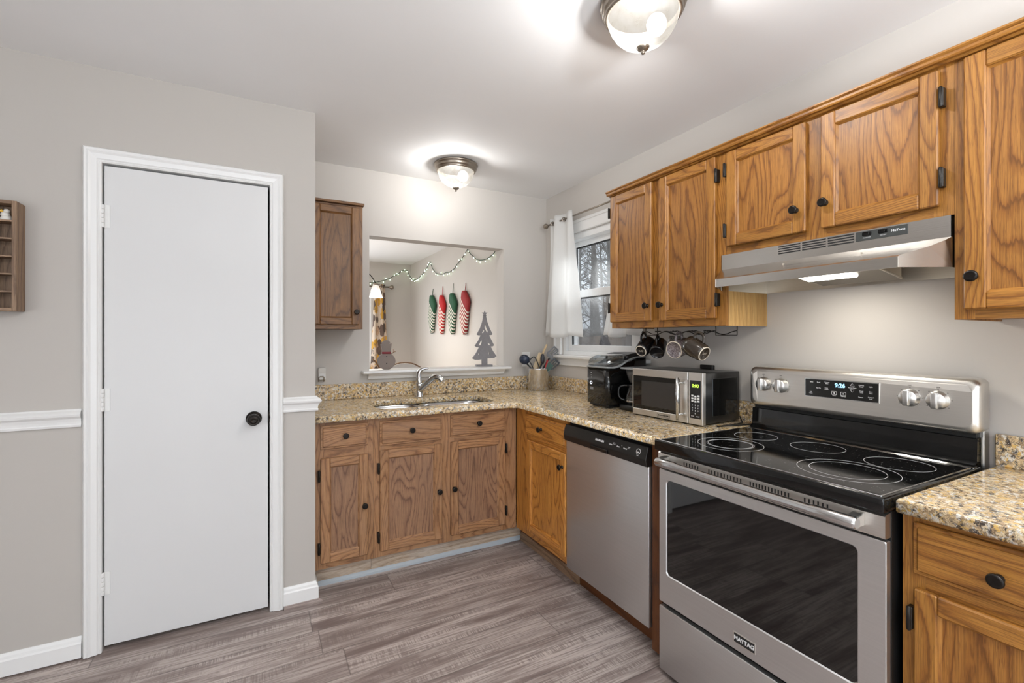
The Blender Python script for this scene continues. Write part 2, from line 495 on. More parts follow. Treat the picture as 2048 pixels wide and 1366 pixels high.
class MB:
    def __init__(self):
        self.bm = bmesh.new()
        self.uvl = self.bm.loops.layers.uv.new('UVMap')
        self.mats = 0

    def merge(self, tmp, grain='z', mat=None, mi=0):
        g = 'xyz'.index(grain)
        ox, oy = random.uniform(0, 40), random.uniform(0, 40)
        tmp.normal_update()
        mp = {}
        for v in tmp.verts:
            co = mat @ v.co if mat else v.co
            mp[v] = self.bm.verts.new(co)
        for f in tmp.faces:
            try:
                nf = self.bm.faces.new([mp[v] for v in f.verts])
            except ValueError:
                continue
            nf.smooth = f.smooth
            nf.material_index = mi
            n = f.normal
            others = [i for i in range(3) if i != g]
            if abs(n[g]) > 0.9:
                a, b = others
            else:
                a = g
                b = others[0] if abs(n[others[0]]) < abs(n[others[1]]) else others[1]
            for lp, lo in zip(nf.loops, f.loops):
                co = lo.vert.co
                lp[self.uvl].uv = (co[a] + ox, co[b] + oy)
        tmp.free()
        return self

    def box(self, x0, x1, y0, y1, z0, z1, grain='z', bev=0.0, seg=1, mat=None, mi=0):
        t = bmesh.new()
        bmesh.ops.create_cube(t, size=1.0)
        for v in t.verts:
            v.co = ((x0 + x1) / 2 + v.co.x * (x1 - x0), (y0 + y1) / 2 + v.co.y * (y1 - y0), (z0 + z1) / 2 + v.co.z * (z1 - z0))
        if bev > 0:
            bmesh.ops.bevel(t, geom=list(t.edges), offset=bev, segments=seg, profile=0.5, affect='EDGES')
            if seg > 1:
                for f in t.faces:
                    f.smooth = True
        return self.merge(t, grain, mat, mi)

    def cbox(self, F, w0, w1, d0, d1, z0, z1, grain='z', bev=0.0, seg=1, mi=0):
        """box on a face: F=('X',x) faces -X (w runs along Y); F=('Y',y) faces -Y (w runs along X); d goes inwards"""
        if F[0] == 'X':
            gr = {'w': 'y', 'z': 'z', 'd': 'x'}[grain]
            return self.box(F[1] + d0, F[1] + d1, min(w0, w1), max(w0, w1), z0, z1, gr, bev, seg, None, mi)
        gr = {'w': 'x', 'z': 'z', 'd': 'y'}[grain]
        return self.box(min(w0, w1), max(w0, w1), F[1] + d0, F[1] + d1, z0, z1, gr, bev, seg, None, mi)

    def poly(self, pts, grain='z', smooth=False, mi=0):
        t = bmesh.new()
        f = t.faces.new([t.verts.new(p) for p in pts])
        f.smooth = smooth
        return self.merge(t, grain, None, mi)

    def prism(self, pts, vec, grain='z', smooth=False, bev=0.0, mi=0):
        """closed polygon pts (3D) extruded by vec"""
        t = bmesh.new()
        vec = Vector(vec)
        a = [t.verts.new(p) for p in pts]
        b = [t.verts.new(Vector(p) + vec) for p in pts]
        n = len(pts)
        t.faces.new(a[::-1])
        t.faces.new(b)
        for i in range(n):
            f = t.faces.new([a[i], a[(i + 1) % n], b[(i + 1) % n], b[i]])
            f.smooth = smooth
        bmesh.ops.recalc_face_normals(t, faces=list(t.faces))
        if bev > 0:
            bmesh.ops.bevel(t, geom=list(t.edges), offset=bev, segments=1, profile=0.5, affect='EDGES')
        return self.merge(t, grain, None, mi)

    def lathe(self, prof, o=(0, 0, 0), axis=(0, 0, 1), seg=24, caps=True, mi=0, a0=0.0, a1=2 * PI):
        """prof: list of (radius, height) along the axis"""
        t = bmesh.new()
        ax = Vector(axis).normalized()
        q = Vector((0, 0, 1)).rotation_difference(ax).to_matrix()
        o = Vector(o)
        full = abs(a1 - a0 - 2 * PI) < 1e-6
        ns = seg if full else seg + 1
        rings = []
        for r, h in prof:
            ring = []
            for i in range(ns):
                a = a0 + (a1 - a0) * i / seg
                ring.append(t.verts.new(o + q @ Vector((r * math.cos(a), r * math.sin(a), h))))
            rings.append(ring)
        for r0, r1 in zip(rings, rings[1:]):
            for i in range(seg):
                j = (i + 1) % ns
                f = t.faces.new([r0[i], r0[j], r1[j], r1[i]])
                f.smooth = True
        if caps and full:
            if prof[0][0] > 1e-5:
                t.faces.new(rings[0][::-1])
            if prof[-1][0] > 1e-5:
                t.faces.new(rings[-1])
        return self.merge(t, 'z', None, mi)

    def tube(self, pts, r, seg=8, caps=True, flat_=1.0, mi=0, sm=0):
        t = bmesh.new()
        pts = [Vector(p) for p in pts]
        rs = list(r) if isinstance(r, (list, tuple)) else [r] * len(pts)
        if sm:                                  # Catmull-Rom resampling for smooth bends
            P, R = [], []
            for i in range(len(pts) - 1):
                a, b_, c_, d_ = pts[max(i - 1, 0)], pts[i], pts[i + 1], pts[min(i + 2, len(pts) - 1)]
                for k in range(sm):
                    u = k / sm
                    P.append(0.5 * (2 * b_ + (c_ - a) * u + (2 * a - 5 * b_ + 4 * c_ - d_) * u * u + (3 * b_ - a - 3 * c_ + d_) * u ** 3))
                    R.append(rs[i] + (rs[i + 1] - rs[i]) * u)
            pts, rs = P + [pts[-1]], R + [rs[-1]]
        up = None
        rings = []
        for i, p in enumerate(pts):
            d = (pts[min(i + 1, len(pts) - 1)] - pts[max(i - 1, 0)])
            if d.length < 1e-9:
                d = Vector((0, 0, 1))
            d.normalize()
            if up is None:
                up = Vector((0, 0, 1)) if abs(d.z) < 0.9 else Vector((1, 0, 0))
            s = d.cross(up)
            if s.length < 1e-6:
                s = d.cross(Vector((0, 1, 0)))
            s.normalize()
            up = s.cross(d).normalized()
            rings.append([t.verts.new(p + (s * math.cos(2 * PI * k / seg) + up * flat_ * math.sin(2 * PI * k / seg)) * rs[i]) for k in range(seg)])
        for a, b in zip(rings, rings[1:]):
            for k in range(seg):
                f = t.faces.new([a[k], a[(k + 1) % seg], b[(k + 1) % seg], b[k]])
                f.smooth = True
        if caps:
            t.faces.new(rings[0][::-1])
            t.faces.new(rings[-1])
        bmesh.ops.recalc_face_normals(t, faces=list(t.faces))
        return self.merge(t, 'z', None, mi)

    def ball(self, c, r, sx=1, sy=1, sz=1, seg=12, mi=0):
        t = bmesh.new()
        bmesh.ops.create_uvsphere(t, u_segments=seg, v_segments=max(6, seg // 2), radius=1.0)
        for v in t.verts:
            v.co = Vector((c[0] + v.co.x * r * sx, c[1] + v.co.y * r * sy, c[2] + v.co.z * r * sz))
        for f in t.faces:
            f.smooth = True
        return self.merge(t, 'z', None, mi)

    def build(self, name, mat, parent=None, local=False):
        me = bpy.data.meshes.new(name)
        off = BASE.get(parent.name if parent else None) if not local else None
        if off is not None:
            bmesh.ops.translate(self.bm, verts=list(self.bm.verts), vec=-off)
        self.bm.to_mesh(me)
        self.bm.free()
        for m in (mat if isinstance(mat, (list, tuple)) else [mat]):
            me.materials.append(M[m] if isinstance(m, str) else m)
        o = bpy.data.objects.new(name, me)
        COL.objects.link(o)
        if parent:
            o.parent = parent
            if off is not None:
                BASE[o.name] = off
        return o


BASE = {}


def thing(name, label, cat, loc=(0, 0, 0), rot=None, group=None, local=False):
    o = bpy.data.objects.new(name, None)
    COL.objects.link(o)
    o.empty_display_size = 0.05
    o.location = loc
    if rot:
        o.rotation_euler = rot
    if not local:
        BASE[o.name] = Vector(loc)
    return tag(o, label, cat, group)


def tag(o, label, cat, group=None, kind=None):
    o['label'] = label
    o['category'] = cat
    if group:
        o['group'] = group
    if kind:
        o['kind'] = kind
    return o


def struct(name, mb, mat, label, cat):
    o = mb.build(name, mat)
    return tag(o, label, cat, None, 'structure')


def copy_thing(root):
    r = root.copy()
    COL.objects.link(r)
    for ch in list(root.children):
        c = ch.copy()
        COL.objects.link(c)
        c.parent = r
        for g in list(ch.children):
            d = g.copy()
            COL.objects.link(d)
            d.parent = c
    return r


def lettering(text, size, face, w, z, mat, parent, name='lettering', align='CENTER', ext=0.0004, xs=1.0, shear=0.0, mtx=None, bold=0.0):
    """raised lettering on a face; w,z is the centre"""
    cu = bpy.data.curves.new(name, 'FONT')
    cu.body = text
    cu.size = size
    cu.align_x = align
    cu.align_y = 'CENTER'
    cu.extrude = ext
    cu.offset = bold
    cu.shear = shear
    cu.resolution_u = 3
    to = bpy.data.objects.new(name, cu)
    me = bpy.data.meshes.new_from_object(to)
    bpy.data.objects.remove(to)
    me.name = name
    if mtx is None:
        if face[0] == 'X':
            mtx = Matrix(((0, 0, -1, face[1]), (-1, 0, 0, w), (0, 1, 0, z), (0, 0, 0, 1)))
        else:
            mtx = Matrix(((1, 0, 0, w), (0, 0, -1, face[1]), (0, 1, 0, z), (0, 0, 0, 1)))
    me.transform(mtx @ Matrix.Diagonal((xs, 1, 1, 1)))
    off = BASE.get(parent.name)
    if off is not None:
        me.transform(Matrix.Translation(-off))
    me.materials.clear()
    me.materials.append(M[mat] if isinstance(mat, str) else mat)
    o = bpy.data.objects.new(name, me)
    COL.objects.link(o)
    o.parent = parent
    if off is not None:
        BASE[o.name] = off
    return o


def rrect(x0, x1, y0, y1, r, n=6):
    """rounded rectangle outline, counter-clockwise"""
    out = []
    for cx, cy, a in ((x1 - r, y1 - r, 0), (x0 + r, y1 - r, PI / 2), (x0 + r, y0 + r, PI), (x1 - r, y0 + r, 1.5 * PI)):
        for i in range(n + 1):
            t = a + (PI / 2) * i / n
            out.append((cx + r * math.cos(t), cy + r * math.sin(t)))
    return out


# ------------------------------------------------------------------ room shell
b = MB().box(XL - 0.1, XW + 0.2, YR - 0.1, YF + 0.2, -0.1, 0)
struct('floor', b, 'floor', 'grey brown wood plank floor running across the kitchen', 'floor')
b = MB().box(XL - 0.1, XW + 0.2, YR - 0.1, YF + 0.2, ZC, ZC + 0.1)
struct('ceiling', b, 'ceiling', 'flat white painted ceiling', 'ceiling')

WY0, WY1, WZ0, WZ1 = 2.195, 2.985, 1.185, 2.085      # kitchen window opening
b = MB()
b.box(XW, XW + 0.15, YR, WY0, 0, ZC).box(XW, XW + 0.15, WY1, YF, 0, ZC)
b.box(XW, XW + 0.15, WY0, WY1, 0, WZ0).box(XW, XW + 0.15, WY0, WY1, WZ1, ZC)
struct('wall_right', b, 'wall', 'greige wall behind the stove and window', 'wall')

OX0, OX1, OZ0, OZ1 = 0.644, 1.656, 1.075, 2.0        # pass-through opening
b = MB()
b.box(XE - 0.1, OX0, YB, YB2, 0, ZC).box(OX1, XW, YB, YB2, 0, ZC)
b.box(OX0, OX1, YB, YB2, 0, OZ0).box(OX0, OX1, YB, YB2, OZ1, ZC)
b.box(XL, XE - 0.1, YB, YB2, 0, ZC)
struct('wall_back', b, 'wall', 'greige wall with a pass-through opening above the sink', 'wall')

DX0, DX1, DZ1 = -0.583, 0.042, 2.046                 # closet door opening
b = MB()
b.box(XL, DX0, YP, YP + 0.1, 0, ZC).box(DX1, XE, YP, YP + 0.1, 0, ZC).box(DX0, DX1, YP, YP + 0.1, DZ1, ZC)
b.box(XE - 0.1, XE, YP + 0.1, YB, 0, ZC)
struct('wall_left', b, 'wall_shaded', 'greige wall holding the white closet door', 'wall')
b = MB()
b.box(XL - 0.1, XL, YR, YF, 0, ZC)
struct('wall_side', b, 'wall', 'greige side wall of the room outside the view', 'wall')
b = MB()
b.box(XL, -2.1, YR - 0.1, YR, 0, ZC).box(1.0, XW, YR - 0.1, YR, 0, ZC).box(-2.1, 1.0, YR - 0.1, YR, 2.2, ZC)  # opening added to let fill light in from behind the camera
struct('wall_rear', b, 'wall', 'greige rear wall with an added opening for light', 'wall')
b = MB()
FX0, FX1, FZ0, FZ1 = -0.2, 1.44, 0.95, 2.0
b.box(XL, FX0, YF, YF + 0.12, 0, ZC).box(FX1, XW, YF, YF + 0.12, 0, ZC)
b.box(FX0, FX1, YF, YF + 0.12, 0, FZ0).box(FX0, FX1, YF, YF + 0.12, FZ1, ZC)
struct('wall_far', b, 'wall', 'cream far wall of the dining room', 'wall')


# ---- profile sweep helper along X on the door wall (faces -Y) or other straight trims
def profile_x(mb, prof, x0, x1, y, z, miter1=0.0):
    """prof: list of (out, up) ; out is towards -Y"""
    pts0 = [(x0, y - o, z + u) for o, u in prof]
    mb_pts = pts0
    t = bmesh.new()
    a = [t.verts.new(p) for p in pts0]
    c = [t.verts.new((x1 + (o if miter1 else 0), y - o, z + u)) for o, u in prof]
    n = len(prof)
    t.faces.new(a)
    t.faces.new(c[::-1])
    for i in range(n):
        t.faces.new([a[i], c[i], c[(i + 1) % n], a[(i + 1) % n]])
    bmesh.ops.recalc_face_normals(t, faces=list(t.faces))
    mb.merge(t, 'x')


def profile_ret(mb, prof, x, y0, y1, z):
    """same profile turned round the outside corner, running along +Y, facing +X"""
    t = bmesh.new()
    a = [t.verts.new((x + o, y0 - o, z + u)) for o, u in prof]
    c = [t.verts.new((x + o, y1, z + u)) for o, u in prof]
    n = len(prof)
    t.faces.new(a)
    t.faces.new(c[::-1])
    for i in range(n):
        t.faces.new([a[i], c[i], c[(i + 1) % n], a[(i + 1) % n]])
    bmesh.ops.recalc_face_normals(t, faces=list(t.faces))
    mb.merge(t, 'y')


RAIL = [(0, 0), (0.012, 0), (0.014, 0.008), (0.010, 0.012), (0.012, 0.022), (0.016, 0.034), (0.026, 0.044), (0.028, 0.052), (0.020, 0.060), (0.010, 0.066), (0.006, 0.072), (0, 0.072)]
CX0, CX1 = -0.645, 0.098            # outer edges of the door casing
b = MB()
profile_x(b, RAIL, XL, CX0, YP, 0.951)
struct('trim_1', b, 'white', 'white moulded chair rail on the hinge side of the door', 'chair rail')
b = MB()
profile_x(b, RAIL, CX1, XE, YP, 0.951, 1)
profile_ret(b, RAIL, XE, YP, YP + 0.018, 0.951)
struct('trim_2', b, 'white', 'short white chair rail between door and counter', 'chair rail')
BASEP = [(0, 0), (0.014, 0), (0.014, 0.058), (0.010, 0.064), (0.008, 0.074), (0.003, 0.085), (0, 0.085)]
b = MB()
profile_x(b, BASEP, XL, CX0, YP, 0.006)
struct('baseboard_left', b, 'white', 'white baseboard on the hinge side of the door', 'baseboard')
b = MB()
profile_x(b, BASEP, CX1, XE, YP, 0.012, 1)
profile_ret(b, BASEP, XE, YP, YP + 0.12, 0.012)
struct('baseboard_right', b, 'white', 'short white baseboard at the wall corner beside the door', 'baseboard')
b = MB()
profile_x(b, [(0, 0), (0.032, 0), (0.032, 0.006), (0.022, 0.013), (0, 0.013)], CX1 + 0.003, XE, YP, 0, 1)
struct('trim_3', b, 'floor', 'small brown shoe moulding under the short baseboard', 'moulding')


# ---- door casing: swept profile round three sides (faces -Y)
def casing(name, x0, x1, z1, wdt, y, z0, label):
    prof = [(0.0, 0.010), (0.10, 0.014), (0.16, 0.011), (0.24, 0.016), (0.55, 0.019), (0.68, 0.024), (0.8, 0.020), (0.9, 0.023), (1.0, 0.012)]  # (across 0 inner..1 outer, out)
    t = bmesh.new()
    rows = []
    for a, o in prof:
        d = a * wdt
        rows.append([t.verts.new(p) for p in ((x0 - d, y - o, z0), (x0 - d, y - o, z1 + d), (x1 + d, y - o, z1 + d), (x1 + d, y - o, z0))])
    rows.append([t.verts.new(p) for p in ((x0 - wdt, y, z0), (x0 - wdt, y, z1 + wdt), (x1 + wdt, y, z1 + wdt), (x1 + wdt, y, z0))])
    rows.insert(0, [t.verts.new(p) for p in ((x0, y + 0.09, z0), (x0, y + 0.09, z1), (x1, y + 0.09, z1), (x1, y + 0.09, z0))])
    for r0, r1 in zip(rows, rows[1:]):
        for i in range(3):
            t.faces.new([r0[i], r0[i + 1], r1[i + 1], r1[i]])
    bmesh.ops.recalc_face_normals(t, faces=list(t.faces))
    mb = MB()
    mb.merge(t, 'z')
    return struct(name, mb, 'white', label, 'door casing')


casing('trim_4', -0.581, 0.040, 2.044, 0.060, YP, 0.003, 'white moulded casing around the closet door')
d = thing('door_1', 'plain white flat closet door with dark round knob', 'door', (-0.575, YP, 0))
d['kind'] = 'structure'
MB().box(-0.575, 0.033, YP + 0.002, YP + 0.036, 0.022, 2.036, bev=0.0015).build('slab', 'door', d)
for zc in (1.823, 1.054, 0.286):
    hb = MB()
    for k in range(5):
        hb.lathe([(0.0062, 0.0005), (0.0068, 0.002), (0.0068, 0.0175), (0.0062, 0.0185)], (-0.579, YP - 0.005, zc - 0.0475 + k * 0.019), (0, 0, 1), 10)
    hb.box(-0.579, -0.556, YP - 0.001, YP + 0.002, zc - 0.0475, zc + 0.0475)
    hb.build('hinge', 'white_plastic', d)
kb = MB()
kb.lathe([(0.0, 0.0), (0.033, 0.0), (0.034, 0.004), (0.030, 0.009), (0.016, 0.013), (0.012, 0.020), (0.012, 0.030), (0.020, 0.036), (0.027, 0.044), (0.028, 0.052),
          (0.026, 0.060), (0.022, 0.063), (0.021, 0.061), (0.015, 0.061), (0.014, 0.064), (0.009, 0.064), (0.008, 0.062), (0, 0.063)], (-0.027, YP + 0.002, 0.932), (0, -1, 0), 32)
kn = kb.build('door_handle', 'bronze', d)
kn['label'] = 'dark bronze round door knob'
kb = MB()
kb.box(0.0325, 0.0345, YP - 0.002, YP + 0.02, 0.906, 0.962)
kb.tube([(0.0385, YP - 0.006, 0.908), (0.0405, YP - 0.007, 0.934), (0.0385, YP - 0.006, 0.958)], [0.002, 0.005, 0.002], 8)
kb.build('latch', 'bronze', d)

# ---- pass-through sill with bed moulding
sl = MB()
sl.box(0.590, 1.690, 3.135, YB2 + 0.03, OZ0, OZ0 + 0.02, 'x', 0.005, 2)
sl.prism([(0.632, YB, OZ0), (0.632, 3.160, OZ0), (0.632, 3.168, OZ0 - 0.012), (0.632, 3.180, OZ0 - 0.018), (0.632, 3.186, OZ0 - 0.036), (0.632, YB, OZ0 - 0.042)], (1.015, 0, 0), 'x')
struct('trim_5', sl, 'white', 'white sill shelf with moulding under the pass-through opening', 'sill')

# ------------------------------------------------------------------ kitchen window on the right wall
w = thing('window_1', 'white sash window with bare trees outside', 'window', (XW, 2.59, 1.18))
w['kind'] = 'structure'
cb = MB()
CW = 0.088
for y0, y1, z0, z1 in ((WY1, WY1 + CW, WZ0 - 0.0, WZ1 + CW), (WY0 - 0.066, WY0, WZ0 - 0.0, WZ1 + CW), (WY0, WY1, WZ1, WZ1 + CW)):
    cb.box(XW - 0.018, XW, y0, y1, z0, z1, 'z', 0.003)
cb.box(XW - 0.026, XW - 0.016, WY0 - 0.066, WY1 + CW, WZ1 + CW - 0.022, WZ1 + CW, 'y', 0.003)
cb.box(XW - 0.026, XW - 0.016, WY1 + CW - 0.022, WY1 + CW, WZ0, WZ1 + CW, 'z', 0.003)
cb.build('casing', 'white', w)
MB().box(XW - 0.055, XW + 0.06, 2.06, 3.10, 1.160, 1.183, 'y', 0.004, 2).box(XW - 0.018, XW, 2.10, 3.075, 1.105, 1.160, 'y', 0.003).build('window_sill', 'white', w)
fb = MB()
X0, X1 = XW + 0.01, XW + 0.13
fb.box(X0, X1, WY0, WY0 + 0.03, WZ0, WZ1).box(X0, X1, WY1 - 0.03, WY1, WZ0, WZ1).box(X0, X1, WY0 + 0.03, WY1 - 0.03, WZ1 - 0.045, WZ1).box(X0, X1, WY0 + 0.03, WY1 - 0.03, WZ0, WZ0 + 0.03)
fb.build('window_frame', 'vinyl_white', w)


def sash(x, y0, y1, z0, z1, st, rb, rt, scr):
    s = MB()
    s.box(x, x + 0.03, y0, y0 + st, z0, z1, 'z', 0.003).box(x, x + 0.03, y1 - st, y1, z0, z1, 'z', 0.003)
    s.box(x + 0.0005, x + 0.0295, y0 + st, y1 - st, z0, z0 + rb, 'y', 0.002).box(x + 0.0005, x + 0.0295, y0 + st, y1 - st, z1 - rt, z1, 'y', 0.002)
    so = s.build('sash', 'vinyl_white', w)
    MB().box(x + 0.012, x + 0.016, y0 + st, y1 - st, z0 + rb, z1 - rt).build('pane', 'pane', so)
    g = MB()
    for a in ((y0 + st, y0 + st + 0.006, z0 + rb, z1 - rt), (y1 - st - 0.006, y1 - st, z0 + rb, z1 - rt), (y0 + st, y1 - st, z1 - rt - 0.008, z1 - rt)):
        g.box(x + 0.006, x + 0.018, *a)
    g.build('gasket', 'black', so)


sash(XW + 0.075, WY0 + 0.03, WY1 - 0.03, 1.615, WZ1 - 0.045, 0.04, 0.045, 0.04, False)
sash(XW + 0.035, WY0 + 0.03, WY1 - 0.03, WZ0 + 0.03, 1.665, 0.04, 0.045, 0.055, True)
MB().box(XW + 0.118, XW + 0.119, WY0 + 0.03, WY1 - 0.03, WZ0 + 0.03, 1.64).build('insect_screen', 'screen', w)
MB().box(XW + 0.02, XW + 0.04, 2.30, 2.36, 1.655, 1.675, 'y', 0.003).build('sash_lock', 'vinyl_white', w)

# ------------------------------------------------------------------ cabinet parts


def door_mesh(F, w0, w1, z0, z1, fw=0.046, th=0.020):
    mb = MB()
    lo, hi = min(w0, w1), max(w0, w1)
    e = 0.0035
    mb.cbox(F, lo, lo + fw, 0, th, z0, z1, 'z', e)
    mb.cbox(F, hi - fw, hi, 0, th, z0, z1, 'z', e)
    mb.cbox(F, lo + fw - 0.0005, hi - fw + 0.0005, 0, th, z1 - fw, z1, 'w', e)
    mb.cbox(F, lo + fw - 0.0005, hi - fw + 0.0005, 0, th, z0, z0 + fw, 'w', e)
    # sloped bead round the sunken panel
    i0, i1, j0, j1 = lo + fw - 0.004, hi - fw + 0.004, z0 + fw - 0.004, z1 - fw + 0.004
    s = 0.010

    def P(wv, dv, zv):
        return (F[1] + dv, wv, zv) if F[0] == 'X' else (wv, F[1] + dv, zv)
    d0, d1 = 0.002, 0.013
    out = [(i0, j0), (i1, j0), (i1, j1), (i0, j1)]
    inn = [(i0 + s, j0 + s), (i1 - s, j0 + s), (i1 - s, j1 - s), (i0 + s, j1 - s)]
    gx = 'y' if F[0] == 'X' else 'x'
    for k in range(4):
        a, c = out[k], out[(k + 1) % 4]
        p, q = inn[(k + 1) % 4], inn[k]
        pts = [P(a[0], d0, a[1]), P(c[0], d0, c[1]), P(p[0], d1, p[1]), P(q[0], d1, q[1])]
        if F[0] == 'X':
            pts.reverse()
        mb.poly(pts, gx if k in (0, 2) else 'z')
    mb.cbox(F, i0 + s - 0.002, i1 - s + 0.002, d1, th - 0.003, j0 + s - 0.002, j1 - s + 0.002, 'z', mi=1)
    return mb


def knob_mesh(F, wv, zv):
    o = (F[1], wv, zv) if F[0] == 'X' else (wv, F[1], zv)
    ax = (-1, 0, 0) if F[0] == 'X' else (0, -1, 0)
    return MB().lathe([(0.0, -0.0005), (0.010, 0.0), (0.0095, 0.003), (0.006, 0.006), (0.0055, 0.013), (0.009, 0.016), (0.0145, 0.019), (0.0158, 0.022), (0.0150, 0.0255), (0.011, 0.0275), (0.0085, 0.0268), (0, 0.0278)], o, ax, 20)


def hinge_mesh(F, wv, zc, h=0.055):
    mb = MB()
    mb.cbox(F, wv - 0.006, wv + 0.006, -0.004, 0.018, zc - h / 2, zc + h / 2, 'z', 0.0015)
    o = (F[1] - 0.004, wv, zc - h / 2 - 0.003) if F[0] == 'X' else (wv, F[1] - 0.004, zc - h / 2 - 0.003)
    mb.lathe([(0.002, 0), (0.0048, 0.003), (0.0048, h + 0.003), (0.002, h + 0.006)], o, (0, 0, 1), 10)
    return mb


def add_door(par, F, w0, w1, z0, z1, mats, knob, hinges=(), name='door', fw=0.046):
    dd = door_mesh(F, w0, w1, z0, z1, fw).build(name, mats, par)
    if knob:
        knob_mesh(F, *knob).build('knob', 'bronze', dd)
    for hw, hz in hinges:
        hinge_mesh(F, hw, hz).build('hinge', 'hinge_black', dd)
    return dd


def add_drawer(par, F, w0, w1, z0, z1, mat, knob, th=0.019):
    lo, hi = min(w0, w1), max(w0, w1)
    mb = MB()
    mb.cbox(F, lo, hi, 0.007, th, z0, z1, 'w', 0.002)
    mb.cbox(F, lo + 0.009, hi - 0.009, 0, 0.010, z0 + 0.009, z1 - 0.009, 'w', 0.004)
    dr = mb.build('drawer', mat, par)
    knob_mesh(F, *knob).build('knob', 'bronze', dr)
    return dr


def face_frame(mb, F, w0, w1, z0, z1, st_list, rail_list, th=0.02):
    """stiles (w ranges) and rails (z ranges) of a face frame"""
    for a, c in st_list:
        mb.cbox(F, a, c, 0, th, z0, z1, 'z')
    for a, c in rail_list:
        mb.cbox(F, w0 + 0.0012, w1 - 0.0012, 0.0006, th - 0.0006, a + 0.0006, c - 0.0006, 'w')


# ---- upper cabinets on the right wall ; frame plane X=1.742, doors X=1.722
FU, FD = ('X', 1.742), ('X', 1.722)
c = thing('wall_cabinet', 'tall golden oak wall cabinet with two doors between window and range hood', 'cabinet', (1.9, 1.69, 1.366), None, 'oak wall cabinets along the stove wall')
mb = MB()
face_frame(mb, FU, 1.318, 2.046, 1.366, 2.105, [(2.010, 2.046), (1.660, 1.745), (1.318, 1.372)], [(1.366, 1.412), (2.070, 2.105)])
mb.box(1.762, XW - 0.001, 2.030, 2.046, 1.366, 2.105).box(1.762, XW - 0.001, 1.338, 2.030, 1.372, 1.386, 'y').box(1.762, XW - 0.001, 1.338, 2.030, 2.09, 2.105, 'y')
mb.box(2.035, 2.049, 1.338, 2.03, 1.386, 2.09)
mb.build('body', 'oak', c)
MB().box(1.763, XW - 0.001, 1.3335, 1.3375, 1.366, 1.66).build('side_panel', 'maple', c)['label'] = 'pale unfinished side panel'
add_door(c, FD, 1.730, 2.042, 1.400, 2.098, ['oak', 'oak_panel'], (1.754, 1.476), [(2.047, 2.01), (2.047, 1.48)])
add_door(c, FD, 1.357, 1.678, 1.398, 2.096, ['oak', 'oak_panel'], (1.690 - 0.03, 1.475), [(1.350, 2.010), (1.348, 1.478)])

c = thing('wall_cabinet', 'short golden oak wall cabinet with two doors above the range hood', 'cabinet', (1.9, 0.945, 1.666), None, 'oak wall cabinets along the stove wall')
mb = MB()
face_frame(mb, FU, 0.574, 1.318, 1.666, 2.105, [(1.285, 1.3175), (0.915, 0.990), (0.574, 0.620)], [(1.666, 1.712), (2.070, 2.105)])
mb.box(1.762, XW - 0.001, 0.574, 0.586, 1.666, 2.105).box(1.762, XW - 0.001, 1.318, 1.330, 1.67, 2.105).box(1.762, XW - 0.001, 0.586, 1.318, 1.668, 1.682, 'y').box(1.762, XW - 0.001, 0.586, 1.318, 2.09, 2.105, 'y')
mb.build('body', 'oak', c)
add_door(c, FD, 0.978, 1.302, 1.697, 2.092, ['oak', 'oak_panel'], (1.010, 1.779), [(1.308, 2.02), (1.308, 1.765)])
add_door(c, FD, 0.604, 0.926, 1.696, 2.090, ['oak', 'oak_panel'], (0.909, 1.781), [(0.597, 2.006), (0.597, 1.775)])

c = thing('wall_cabinet', 'tall golden oak wall cabinet beside the range hood, cut by the picture edge', 'cabinet', (1.9, 0.3, 1.366), None, 'oak wall cabinets along the stove wall')
mb = MB()
face_frame(mb, FU, 0.06, 0.5735, 1.366, 2.105, [(0.53, 0.5735), (0.06, 0.10)], [(1.366, 1.412), (2.070, 2.105)])
mb.box(1.762, XW - 0.001, 0.5605, 0.5735, 1.366, 2.105).box(1.762, XW - 0.001, 0.06, 0.073, 1.366, 2.105).box(1.762, XW - 0.001, 0.07, 0.562, 1.372, 1.386, 'y').box(1.762, XW - 0.001, 0.07, 0.562, 2.09, 2.105, 'y')
mb.build('body', 'oak', c)
add_door(c, FD, 0.085, 0.549, 1.394, 2.094, ['oak', 'oak_panel'], (0.527, 1.483))

mb = MB()
mb.prism([(1.7415, 0.04, 2.1055), (1.712, 0.04, 2.1055), (1.708, 0.04, 2.110), (1.708, 0.04, 2.117), (1.700, 0.04, 2.122), (1.700, 0.04, 2.127), (1.7415, 0.04, 2.127)], (0, 2.015, 0), 'y')
mb.box(1.7415, XW - 0.001, 2.035, 2.055, 2.1055, 2.127, 'x')
mb.prism([(1.7415, 0.04, 2.100), (1.728, 0.04, 2.100), (1.722, 0.04, 2.105), (1.7415, 0.04, 2.1055)], (0, 2.01, 0), 'y')
tag(mb.build('crown_moulding', 'oak'), 'long oak crown moulding along the tops of the wall cabinets', 'moulding')

# ---- upper cabinet on the back wall beside the opening
c = thing('wall_cabinet', 'narrow brown oak wall cabinet on the back wall beside the pass-through', 'cabinet', (0.4, 3.05, 1.366))
FL, FLD = ('Y', 2.918), ('Y', 2.899)
mb = MB()
face_frame(mb, FL, 0.246, 0.545, 1.366, 2.105, [(0.246, 0.286), (0.500, 0.545)], [(1.366, 1.405), (2.07, 2.105)])
mb.box(0.533, 0.545, 2.938, YB - 0.001, 1.366, 2.105).box(0.246, 0.258, 2.938, YB - 0.001, 1.366, 2.105)
mb.box(0.246, 0.545, 2.938, YB - 0.001, 1.366, 1.380, 'x').box(0.246, 0.545, 2.938, YB - 0.001, 2.09, 2.105, 'x')
mb.build('body', 'oak_dark', c)
add_door(c, FLD, 0.262, 0.522, 1.392, 2.092, ['oak_dark', 'oak_dark'], (0.505, 1.468), fw=0.042)
